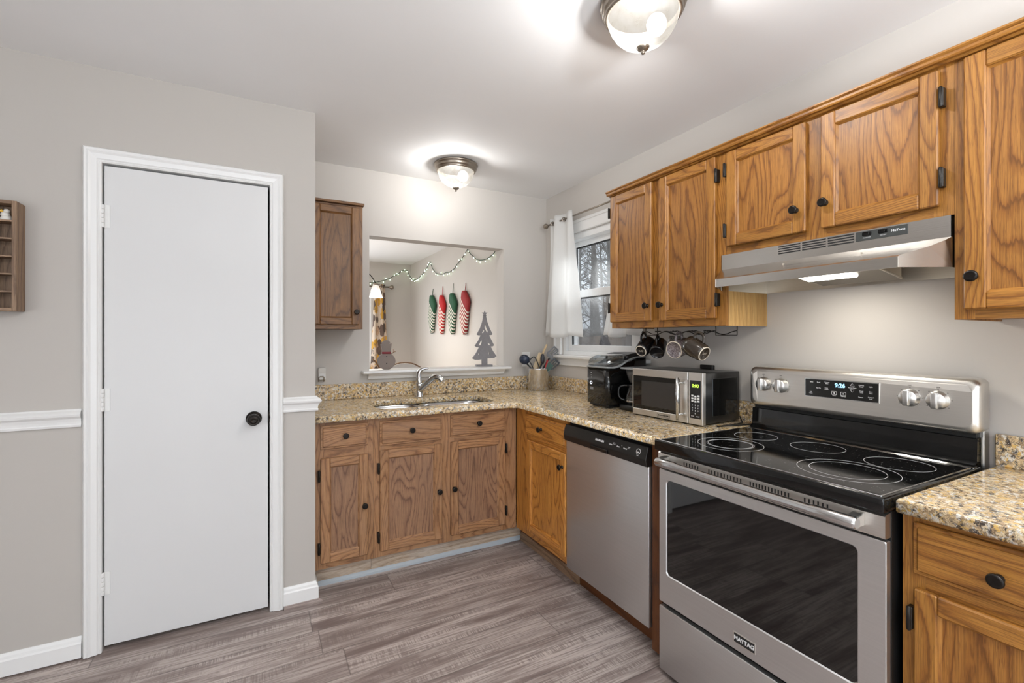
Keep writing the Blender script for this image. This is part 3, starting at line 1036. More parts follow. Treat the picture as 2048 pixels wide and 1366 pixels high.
MB().box(0.246, 0.552, 2.893, YB - 0.001, 2.1055, 2.120, 'x', 0.002).build('top_moulding', 'oak_dark', c)

# ---- base cabinets, back run ; frame Y=2.602, doors Y=2.583
FB, FBD = ('Y', 2.602), ('Y', 2.583)
ZT = 0.8775


def base_shell(mb, x0, x1, y0, y1, kick=True):
    mb.box(x0, x0 + 0.012, y0, y1, 0.10, ZT).box(x1 - 0.012, x1, y0, y1, 0.10, ZT)


c = thing('base_cabinet', 'narrow worn oak base cabinet in the corner beside the white door', 'cabinet', (0.4, 2.9, 0), None, 'oak base cabinets')
mb = MB()
face_frame(mb, FB, 0.246, 0.543, 0.112, ZT, [(0.246, 0.300), (0.492, 0.543)], [(0.112, 0.165), (0.675, 0.745), (0.845, ZT)])
mb.box(0.246, 0.256, 2.622, YB - 0.001, 0.10, ZT).box(0.533, 0.543, 2.622, YB - 0.001, 0.10, ZT).box(0.256, 0.533, 2.622, YB - 0.001, 0.112, 0.126, 'x')
mb.build('body', 'oak_worn', c)
add_drawer(c, FBD, 0.274, 0.512, 0.736, 0.857, 'oak_worn', (0.395, 0.800))
add_door(c, FBD, 0.274, 0.512, 0.146, 0.688, ['oak_worn', 'oak_worn_panel'], (0.493, 0.416), [(0.266, 0.60), (0.266, 0.225)])
MB().box(0.246, 0.543, 2.665, 2.680, 0.0, 0.112, 'x').build('toe_board', 'kick', c)

c = thing('base_cabinet', 'wide worn oak base cabinet under the sink with two doors', 'cabinet', (0.95, 2.9, 0), None, 'oak base cabinets')
mb = MB()
face_frame(mb, FB, 0.544, 1.430, 0.112, ZT, [(0.544, 0.602), (0.908, 1.010), (1.322, 1.430)], [(0.112, 0.165), (0.675, 0.745), (0.845, ZT)])
mb.box(0.544, 0.554, 2.622, YB - 0.001, 0.10, 0.70).box(1.42, 1.430, 2.622, YB - 0.001, 0.10, 0.70).box(0.554, 1.42, 2.622, YB - 0.001, 0.112, 0.126, 'x')
mb.build('body', 'oak_worn', c)
add_drawer(c, FBD, 0.576, 0.932, 0.722, 0.856, 'oak_worn', (0.751, 0.796))
add_drawer(c, FBD, 0.987, 1.345, 0.729, 0.857, 'oak_worn', (1.162, 0.799))
add_door(c, FBD, 0.576, 0.932, 0.145, 0.698, ['oak_worn', 'oak_worn_panel'], (0.911, 0.425), [(0.568, 0.60), (0.568, 0.225)])
add_door(c, FBD, 0.987, 1.345, 0.150, 0.700, ['oak_worn', 'oak_worn_panel'], (1.003, 0.427), [(1.353, 0.625), (1.353, 0.235)])
MB().box(0.544, 1.50, 2.665, 2.680, 0.0, 0.112, 'x').build('toe_board', 'kick', c)
mb = MB()
mb.prism([(0.246, 2.6648, 0), (0.246, 2.652, 0), (0.246, 2.653, 0.012), (0.246, 2.6648, 0.024)], (1.25, 0, 0), 'x')
tag(mb.build('floor_strip', 'grey_strip'), 'pale grey strip along the floor under the sink cabinets', 'moulding')

# ---- corner base cabinet, right run ; frame X=1.434, doors X=1.415
FR, FRD = ('X', 1.434), ('X', 1.415)
c = thing('base_cabinet', 'orange oak base cabinet in the corner between sink and dishwasher', 'cabinet', (1.7, 2.3, 0), None, 'oak base cabinets')
mb = MB()
face_frame(mb, FR, 2.035, 2.600, 0.112, ZT, [(2.035, 2.060), (2.425, 2.600)], [(0.112, 0.165), (0.690, 0.745), (0.845, ZT)])
mb.box(1.454, XW - 0.002, 2.035, 2.047, 0.10, ZT).box(1.454, XW - 0.002, 2.047, 2.60, 0.112, 0.126, 'y')
mb.build('body', 'oak_orange', c)
add_drawer(c, FRD, 2.038, 2.462, 0.731, 0.853, 'oak_orange', (2.274, 0.789))
add_door(c, FRD, 2.038, 2.448, 0.155, 0.700, ['oak_orange', 'oak_orange'], (2.063, 0.626))
MB().box(1.500, 1.515, 2.035, 2.664, 0.0, 0.112, 'y').build('toe_board', 'dark_wood', c)
mb = MB()
mb.prism([(1.4998, 2.02, 0), (1.488, 2.02, 0), (1.490, 2.02, 0.035), (1.4998, 2.02, 0.050)], (0, 0.63, 0), 'y')
tag(mb.build('vinyl_moulding', 'shelf_wood'), 'brown vinyl moulding at the floor under the corner cabinet', 'moulding')

mb = MB().box(1.436, 1.456, 1.380, 1.434, 0.02, 0.874)
tag(mb.build('filler_panel', 'dark_wood'), 'narrow dark wooden filler panel between dishwasher and stove', 'panel')

# ---- base cabinet right of the stove
FR2, FR2D = ('X', 1.430), ('X', 1.411)
c = thing('base_cabinet', 'oak base cabinet with one drawer on the near side of the stove', 'cabinet', (1.7, 0.2, 0), None, 'oak base cabinets')
mb = MB()
face_frame(mb, FR2, -0.15, 0.571, 0.112, ZT, [(0.525, 0.571), (-0.15, -0.10)], [(0.112, 0.165), (0.690, 0.745), (0.850, ZT)])
mb.box(1.450, XW - 0.002, 0.559, 0.571, 0.10, ZT).box(1.450, XW - 0.002, -0.15, -0.138, 0.10, ZT).box(1.450, XW - 0.002, -0.138, 0.559, 0.112, 0.126, 'y')
mb.build('body', 'oak', c)
add_drawer(c, FR2D, 0.10, 0.546, 0.735, 0.861, 'oak', (0.391, 0.792))
add_door(c, FR2D, 0.10, 0.543, 0.150, 0.700, ['oak', 'oak_panel'], None, [(0.550, 0.624), (0.550, 0.22)])
MB().box(1.505, 1.52, -0.15, 0.571, 0.0, 0.112, 'y').build('toe_board', 'dark_wood', c)


# ------------------------------------------------------------------ countertops
def slab(name, outer, holes, z0, z1, mat, bev=0.006):
    cu = bpy.data.curves.new(name, 'CURVE')
    cu.dimensions = '2D'
    cu.fill_mode = 'BOTH'
    cu.extrude = (z1 - z0) / 2 - bev
    cu.bevel_depth = bev
    cu.bevel_resolution = 2
    cu.offset = -bev
    for pts in [outer] + holes:
        s = cu.splines.new('POLY')
        s.points.add(len(pts) - 1)
        for p, q in zip(s.points, pts):
            p.co = (q[0], q[1], 0, 1)
        s.use_cyclic_u = True
    to = bpy.data.objects.new(name, cu)
    me = bpy.data.meshes.new_from_object(to)
    bpy.data.objects.remove(to)
    me.transform(Matrix.Translation((0, 0, (z0 + z1) / 2)))
    me.materials.clear()
    me.materials.append(M[mat] if isinstance(mat, str) else mat)
    o = bpy.data.objects.new(name, me)
    COL.objects.link(o)
    return o


SX0, SX1, SY0, SY1 = 0.585, 1.325, 2.645, 3.010
hole = rrect(SX0, SX1, SY0, SY1, 0.085, 8)
ct = slab('countertop', [(0.2445, 3.213), (2.048, 3.213), (2.048, 1.351), (1.40, 1.351), (1.40, 2.512), (1.335, 2.550), (0.2445, 2.550)], [hole[::-1]], 0.8785, 0.914, 'granite')
tag(ct, 'speckled tan granite worktop running from the sink round to the stove', 'countertop')
MB().box(0.2445, 2.048, 3.190, 3.213, 0.9142, 1.013, 'x', 0.003).build('backsplash', 'granite', ct)
MB().box(2.026, 2.048, 1.375, 3.1895, 0.9142, 1.013, 'y', 0.003).build('backsplash', 'granite', ct)
ct2 = slab('countertop', [(1.395, 0.571), (2.048, 0.571), (2.048, -0.16), (1.395, -0.16)], [], 0.8785, 0.914, 'granite')
tag(ct2, 'speckled gold granite worktop on the near side of the stove', 'countertop')
MB().box(2.026, 2.048, -0.16, 0.571, 0.9142, 1.013, 'y', 0.003).build('backsplash', 'granite', ct2)

# ------------------------------------------------------------------ sink and faucet
sk = thing('kitchen_sink', 'stainless double basin sink set under the granite worktop', 'sink', (0.95, 2.83, 0.7))


def basin(x0, x1, y0, y1, r, depth):
    rings = []
    for ins, z in ((-0.012, 0.878), (0.0, 0.877), (0.004, 0.86), (0.010, 0.80), (0.016, 0.878 - depth + 0.03), (0.03, 0.878 - depth + 0.008), (0.05, 0.878 - depth)):
        rings.append([(p[0], p[1], z) for p in rrect(x0 + ins, x1 - ins, y0 + ins, y1 - ins, max(r - ins * 0.5, 0.02), 7)])
    t = bmesh.new()
    vr = [[t.verts.new(p) for p in rg] for rg in rings]
    n = len(vr[0])
    for a, bb in zip(vr, vr[1:]):
        for i in range(n):
            f = t.faces.new([a[i], a[(i + 1) % n], bb[(i + 1) % n], bb[i]])
            f.smooth = True
    t.faces.new(vr[-1])
    bmesh.ops.recalc_face_normals(t, faces=list(t.faces))
    for f in t.faces:
        f.normal_flip()
    m = MB()
    m.merge(t, 'x')
    m.lathe([(0.0, 0.0), (0.036, 0.0), (0.040, 0.003), (0.034, 0.004), (0.03, -0.002), (0, -0.002)], ((x0 + x1) / 2, (y0 + y1) / 2, 0.880 - depth), (0, 0, 1), 20)
    return m


basin(0.590, 0.893, SY0 + 0.004, SY1 - 0.004, 0.085, 0.17).build('basin', 'steel_sink', sk)
basin(0.912, 1.320, SY0 + 0.004, SY1 - 0.004, 0.085, 0.19).build('basin', 'steel_sink', sk)

fc = thing('faucet', 'chrome single lever kitchen faucet behind the sink', 'faucet', (0.947, 3.075, 0.9145))
fz = 0.9145
MB().lathe([(0.030, 0), (0.030, 0.006), (0.025, 0.012), (0.0225, 0.04), (0.022, 0.075), (0.024, 0.085), (0.020, 0.097), (0.0, 0.10)], (0.947, 3.075, fz), (0, 0, 1), 24).build('body', 'chrome', fc)
MB().tube([(0.947, 3.068, fz + 0.045), (0.968, 3.045, fz + 0.075), (0.998, 3.012, fz + 0.112), (1.018, 2.990, fz + 0.132), (1.035, 2.970, fz + 0.139), (1.052, 2.952, fz + 0.130), (1.060, 2.944, fz + 0.110)],
          [0.019, 0.020, 0.0195, 0.0195, 0.021, 0.0205, 0.017], 16, True, 1.0, 0, 4).build('spout', 'chrome', fc)
MB().tube([(0.947, 3.075, fz + 0.092), (0.943, 3.080, fz + 0.125), (0.945, 3.085, fz + 0.155), (0.956, 3.083, fz + 0.178), (0.978, 3.072, fz + 0.190), (1.005, 3.058, fz + 0.192)],
          [0.0225, 0.0215, 0.020, 0.016, 0.011, 0.006], 14, True, 0.85, 0, 4).build('handle', 'chrome', fc)

# ------------------------------------------------------------------ dishwasher
dw = thing('dishwasher', 'stainless dishwasher with black control panel under the granite worktop', 'dishwasher', (1.7, 1.735, 0))
MB().box(1.445, 2.02, 1.437, 2.032, 0.10, 0.868).build('tub', 'black_matt', dw)
MB().box(1.420, 1.445, 1.438, 2.031, 0.106, 0.780, 'z', 0.003, 2).build('door', 'steel_door', dw)
pb = MB()
pb.prism([(1.445, 1.437, 0.860), (1.416, 1.437, 0.860), (1.402, 1.437, 0.812), (1.401, 1.437, 0.806), (1.409, 1.437, 0.777), (1.445, 1.437, 0.777)], (0, 0.595, 0), 'y', False, 0.0015)
cp = pb.build('control_panel', 'black', dw)
cp['label'] = 'black control panel'
MB().box(1.398, 1.412, 1.679, 1.804, 0.783, 0.799, 'y', 0.002).build('pocket_handle', 'black_gloss', cp)
tilt = Matrix.Rotation(math.atan2(0.014, 0.048), 4, 'Y')


def dw_text(s, size, y, z, **kw):
    x = 1.4095 - (0.836 - z) * (0.014 / 0.048) - 0.0004
    base = Matrix(((0, 0, -1, 0), (-1, 0, 0, 0), (0, 1, 0, 0), (0, 0, 0, 1)))
    return lettering(s, size, None, 0, 0, 'ink_white', cp, mtx=Matrix.Translation((x, y, z)) @ tilt @ base, **kw)


dw_text('FRIGIDAIRE', 0.0125, 1.742, 0.830, bold=0.0004)
for y, s in ((1.663, 'Cycles'), (1.611, 'Rinse'), (1.566, 'Cancel')):
    dw_text(s, 0.0085, y, 0.829, bold=0.0002)
for y, s in ((1.640, 'Heavy\nNormal'), (1.590, '1h'), (1.545, 'Heated\nDry')):
    dw_text(s, 0.005, y, 0.836)
dw_text('Start', 0.006, 1.486, 0.817)
tm = MB()
tm.lathe([(0.0105, 0), (0.0125, 0), (0.0125, 0.0008), (0.0105, 0.0008), (0.0105, 0)], (1.4085, 1.486, 0.833), (-1, 0, 0.29), 24, False)
tm.box(1.4065, 1.4085, 1.481, 1.491, 0.825, 0.832)
tm.build('dial_mark', 'ink_white', cp)
MB().box(1.50, 1.515, 1.437, 2.032, 0.0, 0.105, 'y').build('kick_plate', 'dark_wood', dw)
MB().box(1.47, 1.55, 1.382, 1.436, 0.0, 0.02).build('foot', 'black_matt', dw)

# ------------------------------------------------------------------ range
rg = thing('range', 'stainless electric range with black glass cooktop and large oven window', 'stove', (1.7, 0.962, 0))
RY0, RY1 = 0.583, 1.343
MB().box(1.402, 2.02, RY0, RY1, 0.015, 0.876).build('body', 'black', rg)
# drawer
MB().box(1.379, 1.402, RY0 + 0.003, RY1 - 0.002, 0.020, 0.268, 'y', 0.003, 2).build('storage_drawer', 'steel_door', rg)


# oven door with window cut-out
def plate_with_hole(outer, inner, x, th):
    """outer/inner: (y,z) outlines with the same number of points, facing -X"""
    t = bmesh.new()
    rows = []
    for pts, xx in ((outer, x + th), (outer, x + 0.002), ([((p[0] - oc[0]) * 0.9955 + oc[0], (p[1] - oc[1]) * 0.993 + oc[1]) for p, oc in zip(outer, [(0.963, 0.543)] * len(outer))], x), (inner, x),
                    ([((p[0] - 0.977) * 0.992 + 0.977, (p[1] - 0.582) * 0.985 + 0.582) for p in inner], x + 0.004)):
        rows.append([t.verts.new((xx, p[0], p[1])) for p in pts])
    n = len(outer)
    for a, bb in zip(rows, rows[1:]):
        for i in range(n):
            t.faces.new([a[i], a[(i + 1) % n], bb[(i + 1) % n], bb[i]])
    bmesh.ops.recalc_face_normals(t, faces=list(t.faces))
    m = MB()
    return m.merge(t, 'y')


od = plate_with_hole(rrect(RY0 + 0.002, RY1 - 0.002, 0.286, 0.802, 0.004, 6), rrect(0.648, 1.306, 0.397, 0.767, 0.016, 6), 1.379, 0.022).build('oven_door', 'steel_door', rg)
MB().box(1.383, 1.400, 0.640, 1.314, 0.390, 0.774).build('oven_window', 'dark_glass', od)
bd = MB().box(1.3768, 1.3792, 0.935, 1.013, 0.311, 0.346, 'y', 0.0006).build('badge', 'steel', od)
MB().box(1.3764, 1.3772, 0.938, 1.010, 0.314, 0.343).build('badge_face', 'ink_black', bd)
lettering('MAYTAG', 0.0185, ('X', 1.3762), 0.974, 0.3285, 'ink_white', bd, xs=0.95, bold=0.0006)
# trim with slots above the door
mf = MB()
mf.prism([(1.402, RY0 + 0.002, 0.810), (1.376, RY0 + 0.002, 0.810), (1.374, RY0 + 0.002, 0.815), (1.374, RY0 + 0.002, 0.866), (1.380, RY0 + 0.002, 0.871), (1.402, RY0 + 0.002, 0.872)], (0, RY1 - RY0 - 0.004, 0), 'y')
tr = mf.build('vent_trim', 'steel', rg)
for y1, y0, n in ((1.214, 1.153, 6), (1.106, 0.984, 11), (0.950, 0.828, 13), (0.781, 0.720, 6)):
    for k in range(n):
        yy = y1 + (y0 - y1) * k / (n - 1)
        MB().box(1.3736, 1.376, yy - 0.0026, yy + 0.0026, 0.8425, 0.8565, 'z', 0.0008).build('vent_slot', 'black_matt', tr)
hd = MB()
hd.tube([(1.334, 0.628, 0.842), (1.334, 0.634, 0.842), (1.334, 0.735, 0.842), (1.334, 0.742, 0.842), (1.334, 1.212, 0.842), (1.334, 1.219, 0.842), (1.334, 1.306, 0.842), (1.334, 1.312, 0.842)],
        [0.0135, 0.0165, 0.0165, 0.0140, 0.0140, 0.0165, 0.0165, 0.0135], 20)
hn = hd.build('handle', 'bar_metal', rg)
for y0 in (0.630, 1.285):
    MB().prism([(1.374, y0, 0.829), (1.334, y0, 0.829), (1.334, y0, 0.856), (1.374, y0, 0.862)], (0, 0.026 if y0 < 1 else 0.024, 0), 'y', False, 0.002).build('bracket', 'steel', hn)
# cooktop
ck = MB()
ck.box(1.356, 1.956, RY0 - 0.003, RY1 + 0.002, 0.878, 0.9165, 'y', 0.005, 3)
cko = ck.build('cooktop', 'black_gloss', rg)


def speck_glass():
    t = NT('speckled_black_glass')
    co = t.obj()[0]
    vo = t.n('ShaderNodeTexVoronoi')
    vo.inputs['Scale'].default_value = 120
    t.l(co, vo.inputs['Vector'])
    sep = t.n('ShaderNodeSeparateColor')
    t.l(vo.outputs['Color'], sep.inputs[0])
    m = t.math('MULTIPLY', t.math('LESS_THAN', vo.outputs['Distance'], 0.16), t.math('GREATER_THAN', sep.outputs[0], 0.72))
    t.col(t.mix(m, s2l(9), s2l(150, 148, 144)))
    t.set(rough=0.05, spec=0.6)
    return t.m


M['ceran'] = speck_glass()
MB().box(1.372, 1.905, RY0 + 0.012, RY1 - 0.012, 0.9166, 0.9176).build('glass_surface', 'ceran', cko)
cr = MB()
for x0, x1, y0, y1 in ((1.368, 1.372, RY0 + 0.008, RY1 - 0.008), (1.905, 1.909, RY0 + 0.008, RY1 - 0.008), (1.918, 1.922, RY0 + 0.004, RY1 - 0.004), (1.372, 1.905, RY0 + 0.008, RY0 + 0.012), (1.372, 1.905, RY1 - 0.012, RY1 - 0.008)):
    cr.box(x0, x1, y0, y1, 0.9155, 0.9188, 'y', 0.0008)
cr.build('chrome_edge', 'chrome', cko)
for cx, cy, rr in ((1.545, 1.150, (0.112, 0.080, 0.075)), (1.760, 1.193, (0.078,)), (1.776, 0.965, (0.085,)), (1.548, 0.757, (0.128, 0.096)), (1.766, 0.716, (0.088,))):
    q = MB()
    for r in rr:
        q.lathe([(r - 0.0006, 0), (r + 0.0004, 0), (r + 0.0004, 0.0002), (r - 0.0006, 0.0002), (r - 0.0006, 0)], (cx, cy, 0.9177), (0, 0, 1), 64, False)
    q.build('burner_ring', 'ink_white', cko)
# black riser behind the cooktop and backguard
rs = MB()
rs.prism([(1.956, RY0 + 0.006, 0.880), (1.930, RY0 + 0.006, 0.917), (1.938, RY0 + 0.006, 0.922), (1.950, RY0 + 0.006, 0.932), (1.953, RY0 + 0.006, 1.000), (1.956, RY0 + 0.006, 1.002), (1.990, RY0 + 0.006, 1.002), (1.990, RY0 + 0.006, 0.880)], (0, RY1 - RY0 - 0.010, 0), 'y')
rs.build('riser', 'black_gloss', rg)
MB().box(1.962, 2.000, RY0 + 0.012, RY1 - 0.010, 1.000, 1.030).build('vent_gap', 'black_matt', rg)
MB().box(1.990, 2.035, RY0 + 0.002, RY1 - 0.002, 0.60, 1.150, 'z', 0.002).build('back_panel', 'steel_z', rg)
bgm = MB()
ol = rrect(RY0 - 0.004, RY1 + 0.002, 1.016, 1.186, 0.022, 6)
t = bmesh.new()
rows = []
cyz = (0.963, 1.10)
for ins, x in ((0.0, 2.012), (0.0, 1.952), (0.003, 1.944), (0.010, 1.939), (0.018, 1.937)):
    rows.append([t.verts.new((x + max(0, (p[1] - 1.17)) * 0.4, p[0] - math.copysign(ins, p[0] - cyz[0]), p[1] - math.copysign(ins, p[1] - cyz[1]))) for p in ol])
n = len(ol)
for a, bb in zip(rows, rows[1:]):
    for i in range(n):
        f = t.faces.new([a[i], a[(i + 1) % n], bb[(i + 1) % n], bb[i]])
        f.smooth = True
t.faces.new(rows[-1])
t.faces.new(rows[0][::-1])
bmesh.ops.recalc_face_normals(t, faces=list(t.faces))
bgm.merge(t, 'y')
bgo = bgm.build('backguard', 'steel', rg)
dp = MB().box(1.9355, 1.938, 0.845, 1.097, 1.083, 1.150).build('display_panel', 'black_gloss', bgo)
fr = MB()
for y0, y1, z0, z1 in ((0.842, 0.845, 1.080, 1.153), (1.097, 1.100, 1.080, 1.153), (0.845, 1.097, 1.150, 1.153), (0.845, 1.097, 1.080, 1.083)):
    fr.box(1.9345, 1.938, y0, y1, z0, z1)
fr.build('display_rim', 'chrome', bgo)
FX = ('X', 1.9352)
lettering('9:26', 0.021, FX, 0.970, 1.1325, 'led_blue', bgo, 'clock_digits', bold=0.0006)
for s, y, z, sz in (('Bake', 1.073, 1.139, 0.0062), ('Broil', 1.047, 1.139, 0.0062), ('Convect\nBake', 1.016, 1.139, 0.0052), ('Air Fry', 1.047, 1.117, 0.0058), ('Keep\nWarm', 1.018, 1.117, 0.0055), ('Self\nClean', 1.076, 1.097, 0.0055),
                   ('Temp/Time', 0.928, 1.128, 0.0058), ('Kitchen\nTimer', 0.898, 1.137, 0.0055), ('Cook\nTime', 0.898, 1.116, 0.0055), ('Power', 0.900, 1.096, 0.0058), ('Light', 0.868, 1.137, 0.006), ('Start\nTime', 0.868, 1.116, 0.0055), ('Control\nLock', 0.868, 1.096, 0.0055),
                   ('Start', 0.990, 1.093, 0.0062), ('Cancel', 0.958, 1.093, 0.0062)):
    lettering(s, sz, FX, y, z, 'ink_white', dp, 'button_text', ext=0.0002)
ic = MB()
for y, z in ((0.990, 1.1025), (0.958, 1.1025)):
    for a in ((y - 0.009, y + 0.009, z + 0.0055, z + 0.0065), (y - 0.009, y + 0.009, z - 0.0065, z - 0.0055), (y - 0.009, y - 0.008, z - 0.0065, z + 0.0065), (y + 0.008, y + 0.009, z - 0.0065, z + 0.0065), (y - 0.002, y + 0.002, z - 0.002, z + 0.002)):
        ic.box(1.9348, 1.9356, *a)
for z, s in ((1.139, 1), (1.1175, -1)):
    ic.tube([(1.9350, 0.9355, z - 0.004 * s), (1.9350, 0.928, z + 0.006 * s), (1.9350, 0.9205, z - 0.004 * s), (1.9350, 0.9355, z - 0.004 * s)], 0.0007, 4)
ic.build('button_icons', 'ink_white', dp)
for y in (1.276, 1.199, 0.754, 0.679):
    q = MB()
    q.lathe([(0.0, 0), (0.030, 0.0), (0.030, 0.002), (0.0275, 0.004), (0.0265, 0.018), (0.024, 0.021), (0, 0.021)], (1.937, y, 1.112), (-1, 0, 0), 32)
    q.box(1.902, 1.917, y - 0.009, y + 0.009, 1.086, 1.139, 'z', 0.003, 2)
    ko = q.build('control_knob', 'steel_z', bgo)
    mk = MB()
    for k in range(7):
        a = math.radians(-130 + k * 43)
        mk.box(1.9362, 1.9372, y + 0.035 * math.sin(a) - 0.0018, y + 0.035 * math.sin(a) + 0.0018, 1.112 + 0.035 * math.cos(a) - 0.0007, 1.112 + 0.035 * math.cos(a) + 0.0007)
    mk.build('dial_marking', 'ink_black', ko)
    lettering('OFF', 0.006, ('X', 1.9364), y, 1.1535, 'ink_black', ko, ext=0.0002)

# ------------------------------------------------------------------ range hood (tapers towards the front)
hd = thing('range_hood', 'stainless range hood with dark switch strip under the short wall cabinet', 'hood', (1.9, 0.955, 1.516))
A0, A1, A2 = (2.046, 1.3325), (1.735, 1.3325), (1.600, 1.255)
B0, B1, B2 = (2.046, 0.577), (1.735, 0.577), (1.600, 0.651)
zb, zl, zs, zt = 1.516, 1.547, 1.603, 1.665


def V(p, z):
    return (p[0], p[1], z)


def strip_faces(mb, faces, th=0.0025):
    t = bmesh.new()
    vs = {}

    def gv(p):
        k = tuple(round(q, 5) for q in p)
        if k not in vs:
            vs[k] = t.verts.new(p)
        return vs[k]
    for f in faces:
        t.faces.new([gv(p) for p in f])
    bmesh.ops.recalc_face_normals(t, faces=list(t.faces))
    bmesh.ops.solidify(t, geom=list(t.faces), thickness=th)
    bmesh.ops.recalc_face_normals(t, faces=list(t.faces))
    mb.merge(t, 'y')


BX = 1.7335
mb = MB()
# curve the visor a little between band and lip
mids = [(1.712, 0.12, 1.592), (1.672, 0.42, 1.574), (1.625, 0.80, 1.5575), (1.606, 0.95, 1.5515)]
rowsv = [((BX, 1.3325, zs), (BX, 0.577, zs))]
for x, k, z in mids:
    rowsv.append(((x, 1.3325 + (1.255 - 1.3325) * k, z), (x, 0.577 + (0.651 - 0.577) * k, z)))
rowsv.append(((1.600, 1.255, zl), (1.600, 0.651, zl)))
rowsv.append(((1.600, 1.255, zb), (1.600, 0.651, zb)))
faces = [[(BX, 1.3325, zt), (BX, 0.577, zt), (BX, 0.577, zs), (BX, 1.3325, zs)]]
for a, bb in zip(rowsv, rowsv[1:]):
    faces.append([a[0], a[1], bb[1], bb[0]])
faces.append([(BX, 1.3325, zt), (BX, 0.577, zt), (2.046, 0.577, zt), (2.046, 1.3325, zt)])
strip_faces(mb, faces)
mb.build('canopy', 'steel_hood', hd)
for i in (0, 1):
    mb = MB()
    yy = rowsv[0][i][1]
    strip_faces(mb, [[(2.046, yy, zt), (BX, yy, zt), (BX, yy, zs), (BX, yy, zb), (2.046, yy, zb)]], 0.002)
    strip_faces(mb, [[r[i] for r in rowsv] + [(BX, yy, zb)]], 0.002)
    mb.build('side_wall', 'steel_hood', hd)
mb = MB()
mb.box(2.043, 2.047, 0.579, 1.3305, zb, zt - 0.003)
strip_faces(mb, [[(1.740, 1.329, 1.590), (1.740, 0.581, 1.590), (2.042, 0.581, 1.575), (2.042, 1.329, 1.575)]], 0.002)
mb.build('inner_panel', 'galv', hd)


def mesh_filter():
    t = NT('aluminium_mesh_filter')
    co, x, y, z = t.obj()
    a = t.math('SINE', t.math('MULTIPLY', x, 1500))
    bq = t.math('SINE', t.math('MULTIPLY', y, 1100))
    s = t.math('MULTIPLY', a, bq)
    t.col(t.ramp(s, [(0.4, s2l(74, 66, 56)), (0.6, s2l(196, 186, 170))]))
    t.set(metal=0.7, rough=0.4)
    return t.m


M['filter'] = mesh_filter()
mb = MB()
strip_faces(mb, [[(1.690, 1.040, 1.562), (1.690, 0.785, 1.562), (1.955, 0.785, 1.522), (1.955, 1.040, 1.522)]], 0.004)
ft = mb.build('grease_filter', 'filter', hd)
mb = MB()
for pa, pb_ in (((1.690, 1.040, 1.562), (1.955, 1.040, 1.522)), ((1.690, 0.785, 1.562), (1.955, 0.785, 1.522)), ((1.955, 0.785, 1.522), (1.955, 1.040, 1.522)), ((1.690, 0.785, 1.562), (1.690, 1.040, 1.562))):
    mb.tube([pa, pb_], 0.0045, 6)
for y in (1.040, 0.785):
    mb.prism([(1.690, y, 1.562), (1.955, y, 1.522), (1.955, y, 1.58), (1.690, y, 1.588)], (0, 0.001, 0))
mb.build('filter_rim', 'galv', ft)
mb = MB()
mb.prism([(1.700, 0.865, 1.5575), (1.845, 0.865, 1.5360), (1.845, 0.865, 1.5300), (1.838, 0.865, 1.5260), (1.705, 0.865, 1.5460), (1.700, 0.865, 1.5500)], (0, 0.165, 0), 'y', False, 0.002)
mb.build('lamp_lens', 'hood_light', hd)
hl = lamp('hood_lamp_light', 'AREA', (1.775, 0.947, 1.524), 1.7, (1.0, 0.94, 0.84), (0, 0, 0), 0.12, 0.15)
FH = ('X', BX - 0.0006)
for y1, y0 in ((1.082, 1.001), (0.994, 0.914), (0.907, 0.826)):
    for k in range(4):
        z = 1.6605 - k * 0.0085
        MB().box(BX - 0.0008, BX + 0.001, y0, y1, z - 0.0042, z, 'y').build('vent_slot', 'black_matt', hd)
sp = MB().box(BX - 0.0018, BX + 0.001, 0.679, 0.820, 1.631, 1.661, 'y', 0.0005).build('switch_strip', flat('charcoal_strip', s2l(56, 58, 56), 0.45), hd)
for y in (0.788, 0.743):
    MB().box(BX - 0.0035, BX - 0.0014, y - 0.013, y + 0.013, 1.6455, 1.6575, 'y', 0.0015).box(BX - 0.007, BX - 0.003, y - 0.007, y + 0.007, 1.648, 1.6555, 'y', 0.001).build('switch', 'black_gloss', sp)
    lettering('HI LO OFF' if y > 0.76 else 'ON OFF', 0.0048, ('X', BX - 0.0020), y, 1.6395, 'ink_white', sp, ext=0.0002)
lettering('NuTone', 0.0102, ('X', BX - 0.0020), 0.7035, 1.648, 'ink_white', sp, xs=1.05, bold=0.0003)

# ------------------------------------------------------------------ ceiling lights


